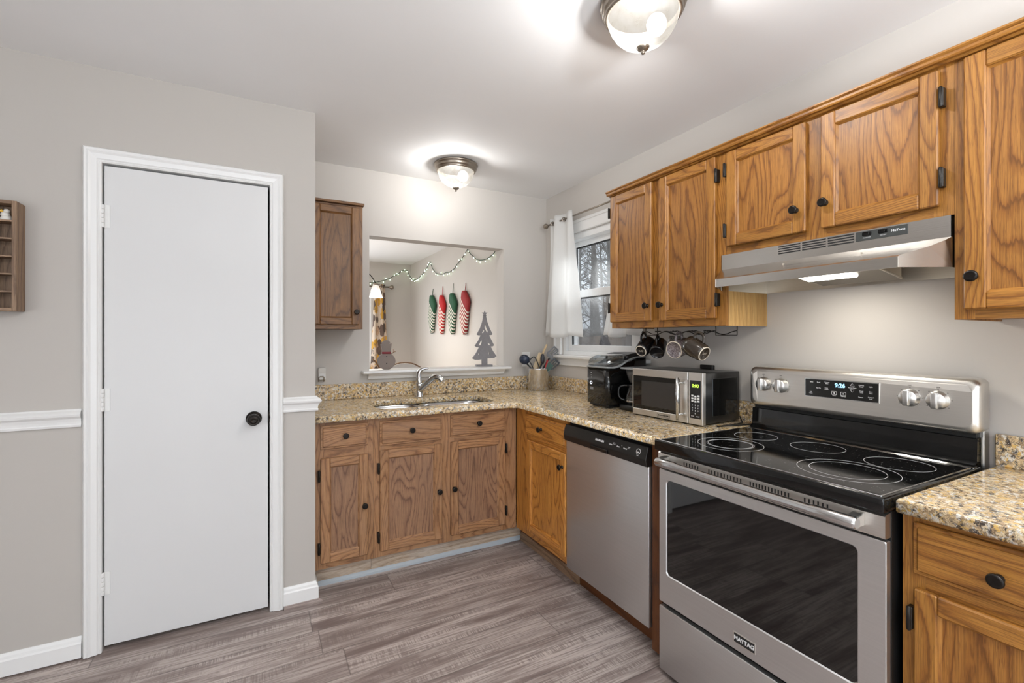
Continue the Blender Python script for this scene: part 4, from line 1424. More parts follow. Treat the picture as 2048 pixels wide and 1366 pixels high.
def ceiling_light(x, y, label, power, drop):
    o = thing('ceiling_light', label, 'ceiling light', (x, y, ZC), None, 'flush ceiling lights')
    MB().lathe([(0.0, -0.001), (0.140, -0.001), (0.143, -0.008), (0.139, -0.014), (0.134, -0.016), (0.136, -0.028), (0.133, -0.034), (0.128, -0.036), (0.129, -0.043), (0.124, -0.049), (0.119, -0.050), (0.116, -0.046), (0.116, -0.02)], (x, y, ZC), (0, 0, 1), 48).build('canopy_ring', 'nickel', o)
    MB().lathe([(0.1165, -0.030), (0.0, -0.028)], (x, y, ZC), (0, 0, 1), 40, False).build('pan', 'lamp_pan', o)
    pr = [(0.117, -0.046), (0.115, -0.062), (0.107, -0.084), (0.093, -0.107), (0.074, -0.126), (0.050, -0.139), (0.026, -0.146), (0.006, -0.148)]
    MB().lathe(pr, (x, y, ZC), (0, 0, 1), 48, False).build('glass_bowl', 'bowl', o)
    MB().lathe([(0.0, -0.1485), (0.021, -0.1490), (0.0212, -0.153), (0.017, -0.159), (0.008, -0.1635), (0.005, -0.165), (0.0068, -0.169), (0.0055, -0.174), (0, -0.176)], (x, y, ZC), (0, 0, 1), 24).build('finial', 'nickel', o)
    bx, by = x + 0.042, y - 0.020
    MB().ball((bx, by, ZC - 0.074), 0.033, 1, 1, 1.1, 18).build('bulb', 'bulb', o)
    lamp('ceiling_bulb_light', 'POINT', (x - 0.035, y - 0.030, ZC - drop), power, (1.0, 0.985, 0.965), size=0.025)
    return o


ceiling_light(1.121, 2.850, 'small flush ceiling light with frosted bowl near the pass-through wall', 66, 0.100)
ceiling_light(1.130, 1.171, 'large-looking flush ceiling light with frosted bowl cut by the top picture edge', 145, 0.090)

# ------------------------------------------------------------------ microwave (local coordinates: front x=0, width along y)
CZ = 0.9142
mw = thing('microwave', 'stainless and black countertop microwave with green clock digits', 'microwave', (1.7275, 1.6425, CZ), (0, 0, math.radians(3.45)), None, True)
mh = 0.240
MB().box(0.022, 0.285, -0.205, 0.205, 0.008, mh, 'z', 0.004, 2).build('body', 'black', mw, True)
q = MB()
q.box(0.075, 0.262, -0.2075, -0.2045, 0.040, 0.212, 'z', 0.0012)
q.build('embossed_side', 'black_gloss', mw, True)
md = MB()
md.box(0.0, 0.022, -0.1305, 0.210, 0.205, mh + 0.001, 'y', 0.0015).box(0.0, 0.022, -0.1305, 0.210, 0.006, 0.036, 'y', 0.0015)
md.box(0.0, 0.022, -0.1305, -0.086, 0.036, 0.205, 'z').box(0.0, 0.022, 0.2055, 0.210, 0.036, 0.205, 'z')
mdo = md.build('door', 'steel', mw, True)
MB().box(0.0015, 0.02, -0.087, 0.2065, 0.035, 0.206).build('window', 'dark_glass', mdo, True)
t2 = flat('dim_window_mesh', s2l(52, 50, 48), 0.25)
MB().box(0.0009, 0.002, -0.066, 0.150, 0.055, 0.182).build('window_mesh', t2, mdo, True)
hb = MB()
hb.tube([(-0.026, -0.094, 0.018), (-0.026, -0.094, 0.215)], 0.0075, 14)
for z in (0.045, 0.190):
    hb.tube([(0.001, -0.106, z), (-0.020, -0.104, z), (-0.026, -0.096, z)], 0.005, 10)
hb.build('handle', 'bar_metal', mdo, True)
bd = MB()
ol = rrect(-0.028, 0.048, 0.0125, 0.029, 0.004, 4)
bd.tube([(-0.0006, p[0], p[1]) for p in ol + ol[:1]], 0.0006, 4)
bd.build('badge', 'ink_black', mdo, True)


def mw_text(s, size, y, z, mat, par, nm='button_text', x=-0.0008, **kw):
    return lettering(s, size, ('X', x), y, z, mat, par, nm, **kw)


mw_text('BLACK+DECKER', 0.0085, 0.010, 0.0207, 'ink_black', mdo, 'lettering', bold=0.0002)
pn = MB().box(0.0, 0.022, -0.210, -0.1335, 0.006, mh + 0.001, 'z', 0.0015).build('control_panel', 'steel', mw, True)
MB().box(-0.0006, 0.004, -0.200, -0.143, 0.033, 0.206).build('touch_panel', 'black_gloss', pn, True)
mw_text('0:00', 0.021, -0.172, 0.181, 'led_green', pn, 'clock_digits', -0.001, bold=0.0005)
for i, z in enumerate((0.136, 0.124, 0.112)):
    for k, y in enumerate((-0.156, -0.172, -0.188)):
        if k == 1 and i == 0:
            z2 = 0.133
        elif k == 1:
            z2 = z - 0.002
        else:
            z2 = z
        MB().box(-0.0012, 0.0, y - 0.0055, y + 0.0055, z2 - 0.004, z2 + 0.004, 'z', 0.0004).build('key', 'ink_white', pn, True)
for k, ch in enumerate('123456789'):
    mw_text(ch, 0.009, -0.157 - 0.0145 * (k % 3), 0.093 - 0.0125 * (k // 3), 'ink_white', pn)
mw_text('0', 0.009, -0.1715, 0.0555, 'ink_white', pn)
for y, s in ((-0.157, 'STOP'), (-0.186, 'START')):
    mw_text(s, 0.006, y, 0.043, 'ink_white', pn)
for x in (0.04, 0.26):
    for y in (-0.18, 0.18):
        MB().lathe([(0.012, 0), (0.012, 0.009)], (x, y, 0), (0, 0, 1), 12).build('foot', 'black', mw, True)
tag(MB().tube([(1.985, 1.425, CZ + 0.03), (1.975, 1.405, CZ + 0.004), (1.90, 1.396, CZ + 0.0035), (1.80, 1.405, CZ + 0.0035), (1.90, 1.378, CZ + 0.0035), (2.00, 1.366, CZ + 0.0035), (2.018, 1.372, CZ + 0.02)], 0.0032, 8).build('power_cord', 'black'),
    'thin black power cord lying on the worktop beside the microwave', 'cord')

# ------------------------------------------------------------------ ice maker
im = thing('ice_maker', 'black countertop ice maker with clear curved lid below the window', 'ice maker', (1.87, 2.15, CZ))
iy0, iy1, ix0 = 2.050, 2.250, 1.712
prof = [(1.72, 1.142), (1.76, 1.140), (1.80, 1.148), (1.84, 1.168), (1.88, 1.188), (1.92, 1.198), (2.02, 1.200)]
q = MB()
ol = rrect(ix0, 2.018, iy0, iy1, 0.028, 6)


def topz(x, pr):
    if x <= pr[0][0]:
        return pr[0][1]
    for (xa, za), (xb, zb_) in zip(pr, pr[1:]):
        if x <= xb:
            return za + (zb_ - za) * (x - xa) / (xb - xa)
    return pr[-1][1]


def column(mb, outline, z0, ztop, zoff=0.0, nx=1):
    t = bmesh.new()
    n = len(outline)
    a = [t.verts.new((p[0], p[1], z0 if not callable(z0) else z0(p[0]))) for p in outline]
    c = [t.verts.new((p[0], p[1], ztop(p[0]) + zoff)) for p in outline]
    for i in range(n):
        f = t.faces.new([a[i], a[(i + 1) % n], c[(i + 1) % n], c[i]])
        f.smooth = True
    t.faces.new(a[::-1])
    f = t.faces.new(c)
    bmesh.ops.triangulate(t, faces=[f])
    bmesh.ops.recalc_face_normals(t, faces=list(t.faces))
    mb.merge(t, 'z')


def dense(outline, step=0.012):
    out = []
    for p, q_ in zip(outline, outline[1:] + outline[:1]):
        L = math.hypot(q_[0] - p[0], q_[1] - p[1])
        k = max(1, int(L / step))
        for i in range(k):
            out.append((p[0] + (q_[0] - p[0]) * i / k, p[1] + (q_[1] - p[1]) * i / k))
    return out


old = dense(ol)
column(q, old, 0.936, lambda x: topz(x, prof))
q.build('body', 'black_gloss', im)
q = MB()
outl2 = dense(rrect(ix0 - 0.004, 2.022, iy0 - 0.004, iy1 + 0.004, 0.031, 6))
column(q, outl2, lambda x: topz(x, prof) - 0.001, lambda x: topz(x, prof), 0.008)
q.build('lid_rim', 'grey_plastic', im)
q = MB()
lt = [(1.72, 1.166), (1.735, 1.184), (1.76, 1.200), (1.80, 1.212), (1.86, 1.214)]
column(q, dense(rrect(ix0 + 0.004, 1.855, iy0 + 0.006, iy1 - 0.006, 0.026, 6), 0.01), lambda x: topz(x, prof) + 0.009, lambda x: topz(x, lt))
q.build('clear_lid', 'clear_grey', im)
q = MB()
lt2 = [(1.855, 1.214), (1.89, 1.222), (1.93, 1.226), (2.02, 1.226)]
column(q, dense(rrect(1.8555, 2.018, iy0 + 0.004, iy1 - 0.004, 0.012, 4), 0.012), lambda x: topz(x, prof) + 0.009, lambda x: topz(x, lt2))
q.build('rear_cover', 'black', im)
q = MB()
q.box(1.735, 1.85, iy0 + 0.025, iy1 - 0.025, 1.2135, 1.2175, 'x', 0.0015)
q.build('lid_handle', 'white_plastic', im)
q = MB().box(1.735, 2.01, iy0 + 0.015, iy1 - 0.015, 0.920, 0.936)
q.build('base', 'black', im)
for x in (1.76, 1.98):
    for y in (iy0 + 0.035, iy1 - 0.035):
        MB().lathe([(0.016, 0), (0.014, 0.0055)], (x, y, CZ), (0, 0, 1), 12).build('foot', 'black_matt', im)
MB().lathe([(0.0065, 0), (0.0095, 0), (0.0095, 0.001), (0.0065, 0.001), (0.0065, 0)], (ix0 - 0.0002, 2.196, 1.052), (-1, 0, 0), 24, False).build('power_button', 'led_white', im)
q = MB()
for z, y0, y1 in ((1.108, 2.193, 2.199), (1.095, 2.193, 2.199), (1.083, 2.194, 2.198)):
    q.box(ix0 - 0.001, ix0, y0, y1, z - 0.002, z + 0.002)
q.build('indicator_marks', 'ink_white', im)
MB().box(ix0 - 0.0006, ix0 + 0.0002, 2.176, 2.206, 1.012, 1.028).build('printed_notice', flat('grey_print', s2l(120), 0.5), im)

# ------------------------------------------------------------------ coffee maker between ice maker and microwave
cf = thing('coffee_maker', 'small black drip coffee maker with glass carafe beside the microwave', 'coffee maker', (1.86, 1.955, CZ))
cx, cy = 1.835, 1.958
q = MB()
q.prism([(p[0], p[1], CZ) for p in rrect(1.765, 2.015, 1.885, 2.032, 0.03, 5)], (0, 0, 0.030), 'x', True)
q.build('base', 'black', cf)
MB().box(1.935, 2.015, 1.890, 2.028, 0.944, 1.125, 'z', 0.012, 3).build('tank', 'black', cf)
MB().lathe([(0.030, 1.062), (0.036, 1.075), (0.050, 1.110), (0.056, 1.140), (0.0, 1.140)], (cx, cy, 0), (0, 0, 1), 28).build('filter_basket', flat('dark_smoke_plastic', s2l(70, 70, 70), 0.25), cf)
q = MB()
q.prism([(p[0], p[1], 1.1405) for p in rrect(1.768, 2.015, 1.888, 2.030, 0.035, 6)], (0, 0, 0.008), 'x', True)
q.build('lid', 'grey_plastic', cf)
cg = MB().lathe([(0.048, 0.947), (0.057, 0.955), (0.060, 0.975), (0.056, 1.000), (0.046, 1.025), (0.040, 1.040), (0.042, 1.050)], (cx, cy, 0), (0, 0, 1), 28, False).build('carafe', 'clear', cf)
q = MB()
q.lathe([(0.0435, 1.044), (0.0445, 1.052), (0.030, 1.056), (0, 1.057)], (cx, cy, 0), (0, 0, 1), 24)
q.tube([(cx - 0.030, cy + 0.028, 1.048), (cx - 0.052, cy + 0.050, 1.046), (cx - 0.066, cy + 0.062, 1.030), (cx - 0.066, cy + 0.062, 0.990), (cx - 0.056, cy + 0.052, 0.972), (cx - 0.044, cy + 0.040, 0.968)], 0.006, 8, True, 1.0, 0, 3)
q.build('carafe_handle', 'black', cg)
MB().lathe([(0.0605, 0.962), (0.0612, 0.966), (0.0605, 0.970)], (cx, cy, 0), (0, 0, 1), 28, False).build('carafe_band', 'chrome', cg)

# ------------------------------------------------------------------ utensil crock with tools
kx, ky = 1.885, 3.070
q = MB().lathe([(0.0, 0.0), (0.076, 0.0), (0.0785, 0.003), (0.0785, 0.160), (0.0805, 0.163), (0.0785, 0.166), (0.0755, 0.163), (0.0755, 0.006), (0.0, 0.005)], (kx, ky, CZ), (0, 0, 1), 40)
tag(q.build('utensil_crock', brushed('brushed_crock_steel', s2l(232, 232, 234), 0.22, 'z')), 'round stainless crock of cooking tools in the worktop corner', 'crock')
RV, FV = Vector((0.8803, -0.4744, 0)), Vector((0.4744, 0.8803, 0))


def kp(r, f, z):
    """point: r to the side seen from the room, f away, z absolute"""
    return Vector((kx, ky, 0)) + RV * r + FV * f + Vector((0, 0, z))


def blade(mb, base, tip, wdt, th, slots=0, sidev=RV, w0=None):
    """flat turner blade from base to tip with optional slots"""
    b0, t0 = Vector(base), Vector(tip)
    ax = (t0 - b0)
    L = ax.length
    ax.normalize()
    s = sidev - ax * sidev.dot(ax)
    s.normalize()
    nrm = ax.cross(s)
    w0 = w0 or wdt

    def quad(u0, u1, v0_, v1_, ww0, ww1):
        pts = [b0 + ax * u0 + s * (v0_ * ww0), b0 + ax * u0 + s * (v1_ * ww0), b0 + ax * u1 + s * (v1_ * ww1), b0 + ax * u1 + s * (v0_ * ww1)]
        mb.prism([p - nrm * th / 2 for p in pts], nrm * th)
    if not slots:
        quad(0, L, -0.5, 0.5, w0, wdt)
        return
    quad(0, L * 0.2, -0.5, 0.5, w0, wdt)
    quad(L * 0.2, L * 0.85, -0.5, -0.34, wdt, wdt)
    quad(L * 0.2, L * 0.85, 0.34, 0.5, wdt, wdt)
    n = slots
    for k in range(1, n):
        c0 = -0.34 + 0.68 * k / n
        quad(L * 0.2, L * 0.85, c0 - 0.055, c0 + 0.055, wdt, wdt)
    quad(L * 0.85, L, -0.5, 0.5, wdt, wdt * 0.9)


navy = flat('navy_nylon', s2l(34, 46, 66), 0.35)
grey_n = flat('grey_nylon', s2l(98, 98, 100), 0.4)
red_s = flat('red_silicone', s2l(170, 36, 40), 0.4)
green_s = flat('dark_green_silicone', s2l(30, 70, 56), 0.4)
o = thing('ladle', 'navy blue round ladle leaning out of the crock', 'ladle', kp(0.0, -0.01, CZ + 0.02), None, 'cooking tools in the crock')
MB().tube([kp(0.030, -0.02, CZ + 0.015), kp(-0.050, -0.03, 1.075), kp(-0.092, -0.035, 1.118)], [0.005, 0.005, 0.006], 8).build('handle', 'black', o)
q = MB()
c0 = kp(-0.112, -0.045, 1.138)
q.lathe([(0.0, 0.0), (0.020, 0.003), (0.034, 0.013), (0.041, 0.030), (0.0395, 0.030), (0.032, 0.015), (0.019, 0.006), (0, 0.004)], c0 - FV * 0.012 + Vector((0, 0, 0.0)), (FV * 0.9 + Vector((0, 0, 0.3)) + RV * 0.15), 24)
q.build('bowl', navy, o)
o = thing('masher', 'black looped wire tool between ladle and wooden spoon', 'kitchen tool', kp(0.0, 0.0, CZ + 0.02), None, 'cooking tools in the crock')
MB().tube([kp(0.0, -0.03, CZ + 0.015), kp(-0.045, -0.035, 1.09), kp(-0.070, -0.03, 1.135), kp(-0.045, -0.03, 1.165), kp(-0.033, -0.03, 1.168), kp(-0.012, -0.03, 1.135), kp(0.005, -0.03, 1.085), kp(0.012, -0.03, 1.05)], 0.004, 8, True, 1.0, 0, 3).build('loop', 'black', o)
o = thing('wooden_turner', 'pale wooden turner standing tallest in the crock', 'turner', kp(0.0, 0.0, CZ + 0.02), None, 'cooking tools in the crock')
MB().tube([kp(-0.03, 0.01, CZ + 0.015), kp(0.0, 0.01, 1.08), kp(0.040, 0.01, 1.205), kp(0.066, 0.01, 1.262)], [0.013, 0.012, 0.013, 0.011], 10, True, 0.5).build('handle', 'spoon_wood', o)
q = MB()
blade(q, kp(-0.038, 0.0, 1.06), kp(0.022, 0.0, 1.195), 0.040, 0.006, 0, RV, 0.030)
q.build('blade', 'spoon_wood', o)
o = thing('cooking_spoon', 'dark nylon spoon standing upright in front of the wooden turner', 'spoon', kp(0.0, -0.04, CZ + 0.02), None, 'cooking tools in the crock')
MB().tube([kp(0.0, -0.045, CZ + 0.015), kp(0.006, -0.045, 1.07), kp(0.022, -0.045, 1.115)], [0.006, 0.006, 0.007], 8).build('handle', 'black', o)
MB().ball(kp(0.029, -0.045, 1.152), 0.042, 0.42, 0.42, 1.0, 14).build('bowl', flat('charcoal_nylon', s2l(44, 44, 50), 0.4), o)
o = thing('slotted_turner', 'grey slotted turner leaning towards the window', 'turner', kp(0.0, 0.02, CZ + 0.02), None, 'cooking tools in the crock')
MB().tube([kp(-0.03, 0.02, CZ + 0.015), kp(0.04, 0.02, 1.08), kp(0.085, 0.02, 1.155)], 0.006, 8).build('handle', 'black', o)
q = MB()
blade(q, kp(0.082, 0.02, 1.160), kp(0.150, 0.02, 1.228), 0.075, 0.003, 4, RV + Vector((0, 0, -0.6)), 0.055)
q.build('blade', grey_n, o)
o = thing('slotted_turner', 'black slotted turner low beside the grey one', 'turner', kp(0.0, 0.0, CZ + 0.02), None, 'cooking tools in the crock')
MB().tube([kp(0.01, -0.01, CZ + 0.015), kp(0.05, -0.01, 1.05), kp(0.085, -0.01, 1.085)], 0.006, 8).build('handle', 'black', o)
q = MB()
blade(q, kp(0.082, -0.01, 1.083), kp(0.145, -0.01, 1.140), 0.060, 0.003, 3, RV + Vector((0, 0, -0.7)), 0.045)
q.build('blade', 'black', o)
o = thing('scraper', 'red handled scraper in front of the black slotted turner', 'scraper', kp(0.0, -0.03, CZ + 0.02), None, 'cooking tools in the crock')
MB().tube([kp(0.03, -0.03, CZ + 0.015), kp(0.048, -0.03, 1.07), kp(0.068, -0.03, 1.145)], 0.007, 8).build('handle', red_s, o)
q = MB()
blade(q, kp(0.060, -0.034, 1.07), kp(0.098, -0.034, 1.115), 0.045, 0.004, 0, RV)
q.build('blade', green_s, o)

# ------------------------------------------------------------------ outlets and small wall things
o = thing('wall_outlet', 'white outlet plate on the back wall behind the utensil crock', 'outlet', (1.86, YB, 1.14))
MB().box(1.822, 1.894, YB - 0.006, YB - 0.0003, 1.085, 1.200, 'z', 0.002).build('plate', 'white_plastic', o)
MB().box(1.838, 1.878, YB - 0.022, YB - 0.006, 1.095, 1.130, 'z', 0.004, 2).build('plug', 'white_plastic', o)
o = thing('wall_device', 'white plug-in device with grey clip at the counter corner beside the door wall', 'device', (0.335, YB, 1.05))
q = MB()
q.prism([(0.324, YB - 0.001, 1.046), (0.324, YB - 0.035, 1.046), (0.324, YB - 0.028, 1.085), (0.324, YB - 0.036, 1.122), (0.324, YB - 0.001, 1.122)], (0.044, 0, 0), 'z', False, 0.004)
q.build('body', 'white_plastic', o)
MB().tube([(0.326, YB - 0.036, 1.036), (0.326, YB - 0.040, 1.062), (0.334, YB - 0.041, 1.068), (0.350, YB - 0.041, 1.068), (0.356, YB - 0.040, 1.062), (0.356, YB - 0.036, 1.036)], 0.0035, 8).build('clip', 'nickel', o)
o = thing('wall_outlet', 'black outlet cover on the wall just behind the microwave', 'outlet', (XW, 1.65, 1.12))
MB().box(XW - 0.022, XW - 0.0003, 1.612, 1.690, 1.06, 1.174, 'z', 0.003).build('plate', 'black', o)

# ------------------------------------------------------------------ mug rack and mugs
mr = thing('mug_rack', 'thin dark wire mug rack hanging under the tall wall cabinet', 'rack', (1.80, 1.62, 1.365))
wire = 'hinge_black'
for x, y in ((1.757, 1.378), (1.90, 1.86), (1.757, 1.80), (1.90, 1.378)):
    MB().tube([(x, y, 1.372), (x, y, 1.326)], 0.0022, 6).build('hanger', wire, mr)
q = MB()
for x in (1.757, 1.90):
    pts = []
    for i in range(41):
        y = 1.378 + (1.83 - 1.378) * i / 40
        pts.append((x, y, 1.338 + 0.008 * math.cos(i * 0.5)))
    q.tube(pts, 0.0022, 6)
q.tube([(1.757, 1.378, 1.326), (1.90, 1.378, 1.326)], 0.0022, 6).tube([(1.757, 1.80, 1.326), (1.90, 1.86, 1.326)], 0.0022, 6)
q.build('rail', wire, mr)
for k, (x, y) in enumerate(((1.757, 1.40), (1.757, 1.47), (1.757, 1.58), (1.757, 1.69), (1.757, 1.78), (1.90, 1.50), (1.90, 1.62), (1.90, 1.75))):
    pts = []
    for i in range(15):
        a = -0.5 + i * 0.42
        r = 0.018 * (1 - i * 0.035)
        pts.append((x - 0.018 + r * math.cos(a) * 0.8, y + 0.01 + r * math.sin(a), 1.345 + 0.002 * math.sin(i)))
    MB().tube(pts, 0.0018, 5).build('hook', wire, mr)


def mug(label, base, axis, mat, ringmat, r0=0.029, r1=0.041, h=0.098, straight=False, mark=True, spin=None):
    ax = Vector(axis).normalized()
    up = Vector(spin) if spin else Vector((0, 0, 1))
    hx = (up - ax * up.dot(ax)).normalized()
    hy = ax.cross(hx)
    mt = Matrix((hx, hy, ax)).transposed()
    o = thing('mug', label, 'mug', base, mt.to_euler(), 'mugs on the hanging rack', True)
    if straight:
        pr = [(0.0, 0.002), (r0 - 0.004, 0.002), (r0 - 0.003, 0.0), (r0, 0.001), (r1, 0.008), (r1, h), (r1 - 0.003, h + 0.001), (r1 - 0.004, h - 0.002), (r1 - 0.004, 0.010), (0, 0.009)]
    else:
        pr = [(0.0, 0.002), (r0 - 0.004, 0.002), (r0 - 0.003, 0.0), (r0, 0.001), (r0 + 0.006, 0.012), (r1 - 0.001, 0.045), (r1 + 0.001, 0.07), (r1, h), (r1 - 0.003, h + 0.001), (r1 - 0.0045, h - 0.002), (r1 - 0.004, 0.05), (r0, 0.012), (0, 0.010)]
    MB().lathe(pr, (0, 0, 0), (0, 0, 1), 32).build('cup', mat, o, True)
    MB().lathe([(r0 - 0.0035, 0.0008), (r0 - 0.003, -0.0006), (r0, 0.0006), (r0 + 0.001, 0.003)], (0, 0, 0), (0, 0, 1), 32, False).build('base_ring', ringmat, o, True)
    MB().tube([(r1 - 0.006, 0, h - 0.020), (r1 + 0.012, 0, h - 0.014), (r1 + 0.028, 0, h - 0.024), (r1 + 0.032, 0, h - 0.044), (r1 + 0.022, 0, h - 0.062), (r1 - 0.004, 0, h - 0.072)], [0.006, 0.0055, 0.005, 0.005, 0.005, 0.006], 10, True, 1.3, 0, 4).build('handle', mat, o, True)
    if mark:
        m_ = MB()
        for s in (-1, 1):
            pts = [(0.004 * s + 0.004 * math.cos(a) * 0.7, 0.0045 * math.sin(a), 0.0014) for a in [k * 0.6 for k in range(11)]]
            m_.tube([(p[1], p[0] * 1.6, p[2]) for p in pts], 0.0007, 4)
        m_.build('base_mark', ringmat, o, True)
    return o


def speckle_mat():
    t = NT('speckled_grey_glaze')
    co = t.obj()[0]
    nz = t.noise(co, 160, 4, 0.7)
    t.col(t.ramp(nz, [(0.36, s2l(64, 56, 58)), (0.48, s2l(116, 106, 108)), (0.62, s2l(150, 142, 144))]))
    t.set(rough=0.2)
    return t.m


M['speckle'] = speckle_mat()
mb_black = flat('black_glaze', s2l(22, 20, 20), 0.14)
mb_brown = flat('dark_brown_glaze', s2l(52, 44, 36), 0.16)
cream = flat('cream_unglazed_ring', s2l(216, 204, 186), 0.6)
mug('black mug with pale base ring hanging nearest the window', (1.765, 1.846, 1.243), FV * 0.62 + RV * 0.62 + Vector((0, 0, 0.42)), mb_black, cream, r0=0.030, r1=0.042)
mug('plain gloss black straight mug hanging second on the rack', (1.800, 1.768, 1.236), FV * 0.78 + RV * 0.42 + Vector((0, 0, 0.48)), mb_black, mb_black, r0=0.034, r1=0.038, straight=True, mark=False)
mug('grey speckled mug with wide cream base ring on the rack', (1.765, 1.622, 1.2545), FV * 0.60 + RV * 0.76 + Vector((0, 0, 0.20)), 'speckle', cream, r0=0.0425, r1=0.043, straight=True, mark=False)
mug('dark brown glazed mug hanging nearest the stove', (1.735, 1.419, 1.242), FV * 0.78 - RV * 0.42 + Vector((0, 0, 0.42)), mb_brown, cream, r0=0.033, r1=0.043)
o = thing('glass_cup', 'clear glass cup hanging behind the mugs on the rack', 'cup', (1.868, 1.700, 1.250), None, 'mugs on the hanging rack')
MB().lathe([(0.028, 0.0), (0.031, 0.0), (0.033, 0.04), (0.034, 0.075), (0.032, 0.075), (0.030, 0.01), (0.0, 0.008)], (1.868, 1.700, 1.250), (0, 0, 1), 24).build('cup', 'clear', o)
MB().tube([(1.835, 1.700, 1.312), (1.822, 1.700, 1.322), (1.812, 1.700, 1.305), (1.822, 1.700, 1.280), (1.836, 1.700, 1.275)], 0.004, 8).build('handle', 'clear', o)


# ------------------------------------------------------------------ kitchen curtains and rod
def curtain(name, label, x, yt0, yt1, yb0, yb1, zt, zb, nf, mat, amp=0.024, wave=None, grp=None, grom=True, axis='Y', rodz=None, asym=0.0):
    nu, nv = 72, 26
    t = bmesh.new()
    uvl = t.loops.layers.uv.new('UVMap')
    g = []
    for j in range(nv + 1):
        v = j / nv
        e = v ** 1.3
        row = []
        for i in range(nu + 1):
            u = i / nu
            yy = (yt0 + (yt1 - yt0) * u) * (1 - e) + (yb0 + (yb1 - yb0) * u) * e
            ph = u * nf * 2 * PI + 0.6 * math.sin(v * 2.2) + asym * v
            d = amp * (1 + 0.25 * v) * math.sin(ph) + 0.006 * math.sin(u * 17 + v * 5)
            z = zt + (zb - zt) * v + 0.008 * v * math.sin(u * 9 + 1)
            row.append(t.verts.new((x + d, yy, z) if axis == 'Y' else (yy, x + d, z)))
        g.append(row)
    for j in range(nv):
        for i in range(nu):
            f = t.faces.new([g[j][i], g[j][i + 1], g[j + 1][i + 1], g[j + 1][i]])
            f.smooth = True
    root = thing(name, label, 'curtain', (x, (yt0 + yt1) / 2, zt) if axis == 'Y' else ((yt0 + yt1) / 2, x, zt), None, grp)
    ww = abs(yb1 - yb0) * 1.4
    me = bpy.data.meshes.new('cloth')
    off = BASE[root.name]
    for v in t.verts:
        v.co -= off
    uvv = {}
    for j in range(nv + 1):
        for i in range(nu + 1):
            uvv[g[j][i].index if False else g[j][i]] = (i / nu * ww, j / nv * abs(zt - zb))
    for f in t.faces:
        for lp in f.loops:
            lp[uvl].uv = uvv[lp.vert]
    bmesh.ops.recalc_face_normals(t, faces=list(t.faces))
    bmesh.ops.solidify(t, geom=list(t.faces), thickness=0.0015)
    t.to_mesh(me)
    t.free()
    me.materials.append(M[mat])
    c = bpy.data.objects.new('cloth', me)
    COL.objects.link(c)
    c.parent = root
    # stitched hem
    if grom and rodz:
        for k in range(int(nf * 2)):
            u = (k + 0.5) / (nf * 2)
            yy = yt0 + (yt1 - yt0) * u
            p = (x, yy, rodz) if axis == 'Y' else (yy, x, rodz)
            ax = (0.35, 1, 0) if axis == 'Y' else (1, 0.35, 0)
            MB().lathe([(0.0105, -0.0018), (0.0165, -0.0018), (0.0165, 0.0018), (0.0105, 0.0018), (0.0105, -0.0018)], p, ax, 20, False).build('grommet', 'nickel', root)
    return root


XC = 1.975
curtain('curtain', 'white grommet curtain panel beside the back wall corner', XC, 3.045, 2.745, 3.135, 2.650, 2.232, 1.322, 2.0, 'sheer', 0.020, None, 'kitchen window curtains', True, 'Y', 2.188, 0.5)
curtain('curtain', 'white curtain panel mostly hidden behind the tall wall cabinet', XC, 2.235, 2.075, 2.425, 2.068, 2.232, 1.325, 2.0, 'sheer', 0.020, None, 'kitchen window curtains', True, 'Y', 2.188, 0.5)
r = thing('curtain_rod', 'thin nickel curtain rod above the kitchen window', 'curtain rod', (XC, 2.6, 2.188))
MB().tube([(XC, 2.062, 2.188), (XC, 3.075, 2.188)], 0.0062, 12).build('rod', 'nickel', r)
MB().lathe([(0.006, 0), (0.010, 0.004), (0.008, 0.010), (0.015, 0.016), (0.021, 0.028), (0.020, 0.040), (0.012, 0.050), (0, 0.053)], (XC, 3.072, 2.188), (0, 1, 0), 18).build('finial', 'nickel', r)
MB().tube([(XW - 0.020, 3.055, 2.188), (XC, 3.055, 2.188)], 0.005, 8).lathe([(0.018, 0), (0.018, 0.004), (0.008, 0.006)], (XW - 0.0185, 3.055, 2.188), (-1, 0, 0), 16).build('bracket', 'nickel', r)

# ------------------------------------------------------------------ decorations on the pass-through sill
SZ = OZ0 + 0.0203


def cutout(name, mat, parent, outer, holes, th, mtx, bev=0.001):
    o = slab(name, outer, holes, -th / 2, th / 2, mat, bev)
    o.data.transform(mtx)
    off = BASE.get(parent.name)
    if off is not None:
        o.data.transform(Matrix.Translation(-off))
        BASE[o.name] = off
    o.parent = parent
    return o


def frame_mtx(x, y, z, yaw):
    return Matrix.Translation((x, y, z)) @ Matrix.Rotation(yaw, 4, 'Z') @ Matrix(((1, 0, 0, 0), (0, 0, -1, 0), (0, 1, 0, 0), (0, 0, 0, 1)))


